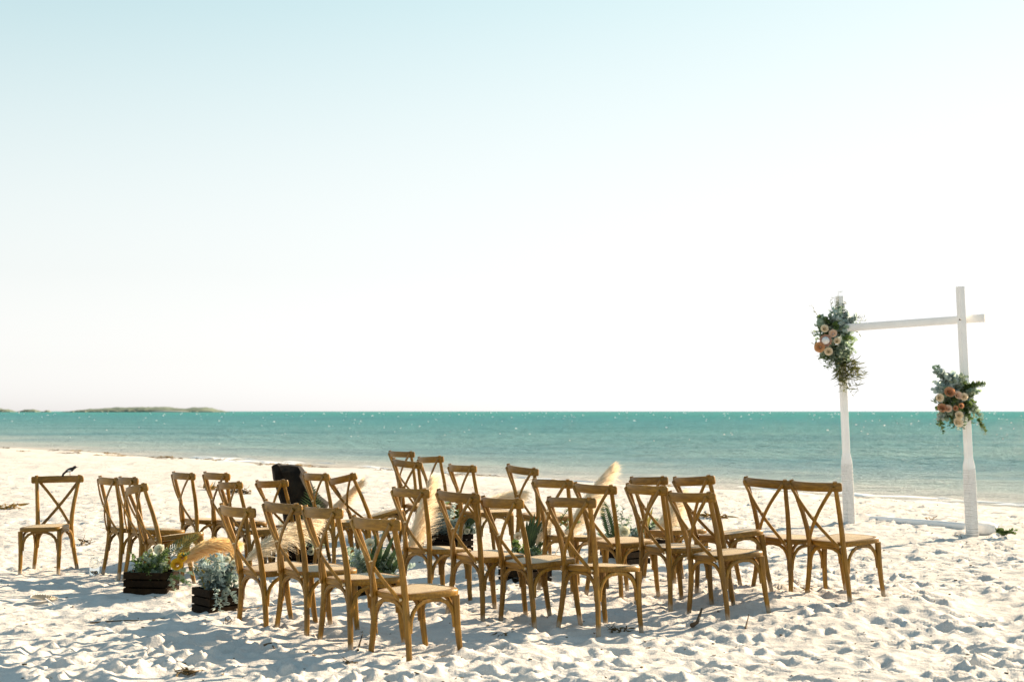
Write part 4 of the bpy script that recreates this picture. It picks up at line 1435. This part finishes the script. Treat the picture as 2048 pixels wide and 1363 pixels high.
# ------------------------------------------------------------------ dark driftwood stump
Yd = 14.9
outline = [(545, 930), (556, 925), (562, 929), (580, 928), (600, 931), (606, 940), (616, 958), (626, 978), (640, 994), (657, 1008), (652, 1020), (632, 1060), (612, 1100), (590, 1108), (566, 1104), (572, 1060), (566, 1010), (556, 975), (548, 955)]
front = [at(x, y, Y=Yd) for x, y in outline]
n = len(front)
cen = sum(front, Vector()) / n
mb = MB()
rings = []
for k, (dy, sc, off) in enumerate([(-.02, .86, 0), (-.12, .98, 1), (.02, 1.0, 0), (.20, .94, 2), (.30, .70, 0)]):
    rings.append([cen + (p - cen) * sc + Vector((0, dy + .03 * math.sin(i * 2.1 + off), 0)) for i, p in enumerate(front)])
rings = [rings[1], rings[2], rings[3], rings[4]]
rings.insert(0, [cen + (p - cen) * .80 + Vector((0, -.17 + .025 * math.sin(i * 1.7), 0)) for i, p in enumerate(front)])
vs = [p for r_ in rings for p in r_]
fs = []
for k in range(len(rings) - 1):
    for i in range(n):
        j = (i + 1) % n
        fs.append((k * n + i, (k + 1) * n + i, (k + 1) * n + j, k * n + j))
c0 = len(vs); vs.append(cen + Vector((0, -.19, 0))); vs.append(cen + Vector((0, .33, 0)))
for i in range(n):
    j = (i + 1) % n
    fs.append((c0, i, j)); fs.append((c0 + 1, (len(rings) - 1) * n + j, (len(rings) - 1) * n + i))
mb.add(vs, fs)
tag(mb.build('driftwood_stump', M['log'], smooth=30), 'big black driftwood stump with sloping right side behind the nearest row of chairs', 'stump')

# ------------------------------------------------------------------ small things on the sand
def on_sand(px, py, z0=0.0):
    p = at(px, py, z=z0)
    for _ in range(5):
        p = at(px, py, z=ground(p.x, p.y))
    return Vector((p.x, p.y, ground(p.x, p.y)))

# glass jar
jp = on_sand(189, 1148)
jar = empty('glass_jar', jp - Vector((0, 0, .01)))
tag(jar, 'clear glass jar with pebbles on the sand right of the chair facing the camera', 'jar')
prof = [(.001, 0), (.042, 0), (.046, .006), (.046, .11), (.044, .125), (.034, .14), (.034, .160), (.0375, .162), (.0375, .168), (.031, .168), (.031, .142), (.041, .124), (.043, .11), (.043, .008), (.001, .006)]
nu = 24
vs = [(r_ * math.cos(2 * math.pi * i / nu), r_ * math.sin(2 * math.pi * i / nu), z) for r_, z in prof for i in range(nu)]
fs = [(j * nu + i, j * nu + (i + 1) % nu, (j + 1) * nu + (i + 1) % nu, (j + 1) * nu + i) for j in range(len(prof) - 1) for i in range(nu)]
mb = MB(); mb.add(vs, fs); mb.build('glass', M['glass'], jar, 60)
mb = MB()
for i in range(26):
    a = random.uniform(0, 6.28); r_ = .03 * math.sqrt(random.random())
    ellipsoid(mb, (r_ * math.cos(a), r_ * math.sin(a), .012 + .032 * random.random()), (.009, .007, .006), None, 6, 4)
pb = mb.build('pebbles', M['pebble'], jar, 60); pb['kind'] = 'stuff'

# woven palm fan
fp = on_sand(97, 1213)
fan = empty('hand_fan', fp + Vector((0, 0, .02)), (R(16), R(6), R(50)))
tag(fan, 'pale woven palm hand fan lying in the sand at far left', 'fan')
mb = MB()
nb_ = 13
for i in range(nb_):
    a0, a1 = R(28) + R(124) * i / nb_, R(28) + R(124) * (i + 1) / nb_
    am = (a0 + a1) / 2
    r0, r1 = .03, .135
    z = .004
    mb.add([(r0 * math.cos(a0), r0 * math.sin(a0), 0), (r1 * math.cos(a0), r1 * math.sin(a0), 0), (r1 * 1.02 * math.cos(am), r1 * 1.02 * math.sin(am), z * 2.4), (r1 * math.cos(a1), r1 * math.sin(a1), 0), (r0 * math.cos(a1), r0 * math.sin(a1), 0), (r0 * math.cos(am), r0 * math.sin(am), z)],
           [(0, 1, 2, 5), (5, 2, 3, 4)])
mb.build('pleats', M['fan'], fan, 0)
mb = MB(); mb.sweep([(.139 * math.cos(R(28 + 124 * i / 16)), .139 * math.sin(R(28 + 124 * i / 16)), .004) for i in range(17)], .008, .008, ref=(0, 0, 1), k=6); mb.build('rim', M['wrap'], fan)
mb = MB(); mb.sweep([(0, .05, .004), (0, -.12, .004)], .014, .009, ref=(0, 0, 1)); mb.build('handle', M['wrap'], fan)

def clump(name, px, py, size, label, mat, n=26, cat='seaweed', group=None, z0=0.0, h=.5):
    p = on_sand(px, py, z0)
    mb = MB()
    for i in range(n):
        a = random.uniform(0, 6.28)
        r_ = size * .35 * math.sqrt(random.random())
        q0 = Vector((r_ * math.cos(a), .7 * r_ * math.sin(a), random.uniform(0, size * h * .5)))
        d = Vector((random.gauss(0, 1), random.gauss(0, 1), random.uniform(-.1, .3))).normalized()
        l = size * random.uniform(.12, .28)
        bend = Vector([random.gauss(0, .3) for _ in range(3)])
        path = [q0 + d * l * t + bend * l * t * t for t in (0, .33, .66, 1)]
        path = [Vector((v.x, v.y, max(v.z, -.005))) for v in path]
        mb.sweep(path, size * random.uniform(.03, .10), size * .015 + .002, ref=(random.gauss(0, 1), random.gauss(0, 1), 1), k=5, ws=[.6, 1, .9, .2])
    o = mb.build(name, mat, None, 40)
    o.location = p
    tag(o, label, cat, group)
    return o
clump('seaweed_clump', 168, 1088, .26, 'dark seaweed clump on bright sand right of the chair facing the camera', M['weed'], 30)
clump('seaweed_clump', 18, 1016, .45, 'golden dry seaweed mat at the left edge beyond the chairs', M['weed_gold'], 40, h=.25)
clump('seaweed_clump', 1858, 1041, .17, 'golden seaweed clump behind the white pole, left of its darker neighbour', M['weed_gold'], 26, z0=.13)
clump('seaweed_clump', 1903, 1046, .13, 'dark brown seaweed clump beside the right arch post', M['weed'], 26, z0=.13)
clump('seaweed_clump', 1240, 1262, .22, 'straggly seaweed by the front leg of the right front middle row chair', M['weed'], 22, h=.2)
clump('seaweed_clump', 1000, 1270, .14, 'thin dry seaweed strands on the sand between the nearest chair and the middle row', M['weed'], 14, h=.2)
clump('seaweed_clump', 375, 1352, .22, 'dark seaweed heap at the bottom edge of the picture', M['weed'], 40, h=.15)
clump('seaweed_clump', 97, 1352, .07, 'small golden tuft at the bottom left corner', M['weed_gold'], 14)
clump('seaweed_clump', 700, 1325, .16, 'reddish brown seaweed scraps left of the nearest chair leg', M['weed'], 18, h=.15)
clump('seaweed_clump', 460, 1243, .10, 'small dark scrap by the left foot of the nearest row', M['weed'], 14, h=.2)
clump('seaweed_clump', 1425, 1035, .5, 'dry grassy seaweed beyond the right block of chairs', M['weed_gold'], 36, h=.2, z0=.13)
clump('seaweed_clump', 1600, 1178, .22, 'golden seaweed strands under the pair of chairs at right', M['weed_gold'], 24, h=.2, z0=.08)
clump('seaweed_clump', 480, 985, .55, 'low seaweed ridge behind the trio of chairs left of the stump', M['weed'], 40, h=.25, z0=.1)
clump('seaweed_clump', 425, 978, .5, 'low seaweed ridge seen through the trio of chairs', M['weed_gold'], 40, h=.25, z0=.1)
# tide line
for i in range(26):
    x = random.uniform(-19, 2.5)
    s = 6.3 + random.gauss(0, .55)
    y = SHORE_A - SHORE_B * x - s * SN
    size = random.uniform(.2, .75)
    mb = MB()
    for k in range(12):
        a = random.uniform(0, 6.28); r_ = size * .5 * math.sqrt(random.random())
        q0 = Vector((r_ * math.cos(a) * 1.3, .7 * r_ * math.sin(a), random.uniform(0, .05)))
        d = Vector((random.gauss(0, 1), random.gauss(0, .6), 0)).normalized()
        l = size * random.uniform(.2, .45)
        q0 *= .8
        mb.sweep([q0, q0 + d * l * .5 + Vector((0, 0, .02)), q0 + d * l], size * .06, .012, ref=(0, 0, 1), k=5, ws=[.6, 1, .2])
    o = mb.build('seaweed_clump', random.choice([M['weed'], M['weed'], M['weed_gold']]), None, 40)
    o.location = (x, y, ground(x, y))
    tag(o, 'seaweed scrap strewn along the tide line behind the chairs', 'seaweed', 'seaweed scraps along the tide line')

def twig(pxs, r, label, side=None):
    P = []
    for i, (x, y) in enumerate(pxs):
        p = on_sand(x, y)
        P.append(p + Vector((0, 0, r * .8 + (side[i] if side else 0))))
    o0 = P[0].copy()
    mb = MB(); mb.sweep([p - o0 for p in P], 2 * r, 2 * r, k=7, ws=[1 - .6 * i / (len(P) - 1) for i in range(len(P))])
    o = mb.build('twig', M['twig'], None, 60)
    o.location = o0
    return tag(o, label, 'twig')
twig([(180, 1246), (215, 1243), (250, 1241), (290, 1239), (330, 1236)], .006, 'long thin dark twig lying in front of the left crates')
twig([(470, 1224), (505, 1219), (540, 1215), (575, 1214), (612, 1211)], .012, 'long twig lying under the seats of the nearest row')
twig([(1384, 1257), (1394, 1249), (1404, 1241)], .018, 'short thick dark stick poking up in front of the right block', [0, .03, .07])
twig([(1491, 1258), (1495, 1250), (1498, 1243)], .007, 'small forked twig standing right of the thick stick', [0, .03, .06])
twig([(528, 1291), (542, 1296), (556, 1299)], .008, 'short twig on the shaded sand below the nearest row')
twig([(716, 1300), (720, 1292), (725, 1285)], .008, 'small upright twig beside the third chair of the nearest row', [0, .02, .05])
twig([(830, 1342), (838, 1348), (840, 1360)], .006, 'pale curved twig at the bottom edge below the nearest chair')

# countless bits of shell and weed
mb = MB()
for i in range(900):
    y = 7.0 + 18 * random.random() ** 1.4
    x = random.uniform(-.42, .42) * y
    s = (SHORE_A - SHORE_B * x - y) / SN
    if s < 5: continue
    z = ground(x, y)
    l = random.uniform(.008, .03)
    a = random.uniform(0, 6.28)
    mb.box((x, y, z + .003), (l, l * random.uniform(.15, .5), .005), Matrix.Rotation(a, 3, 'Z') @ Matrix.Rotation(random.gauss(0, .3), 3, 'X'), jitter=.002)
tag(mb.build('beach_litter', M['weed'], smooth=0), 'tiny bits of weed and shell scattered over the sand', kind='stuff')
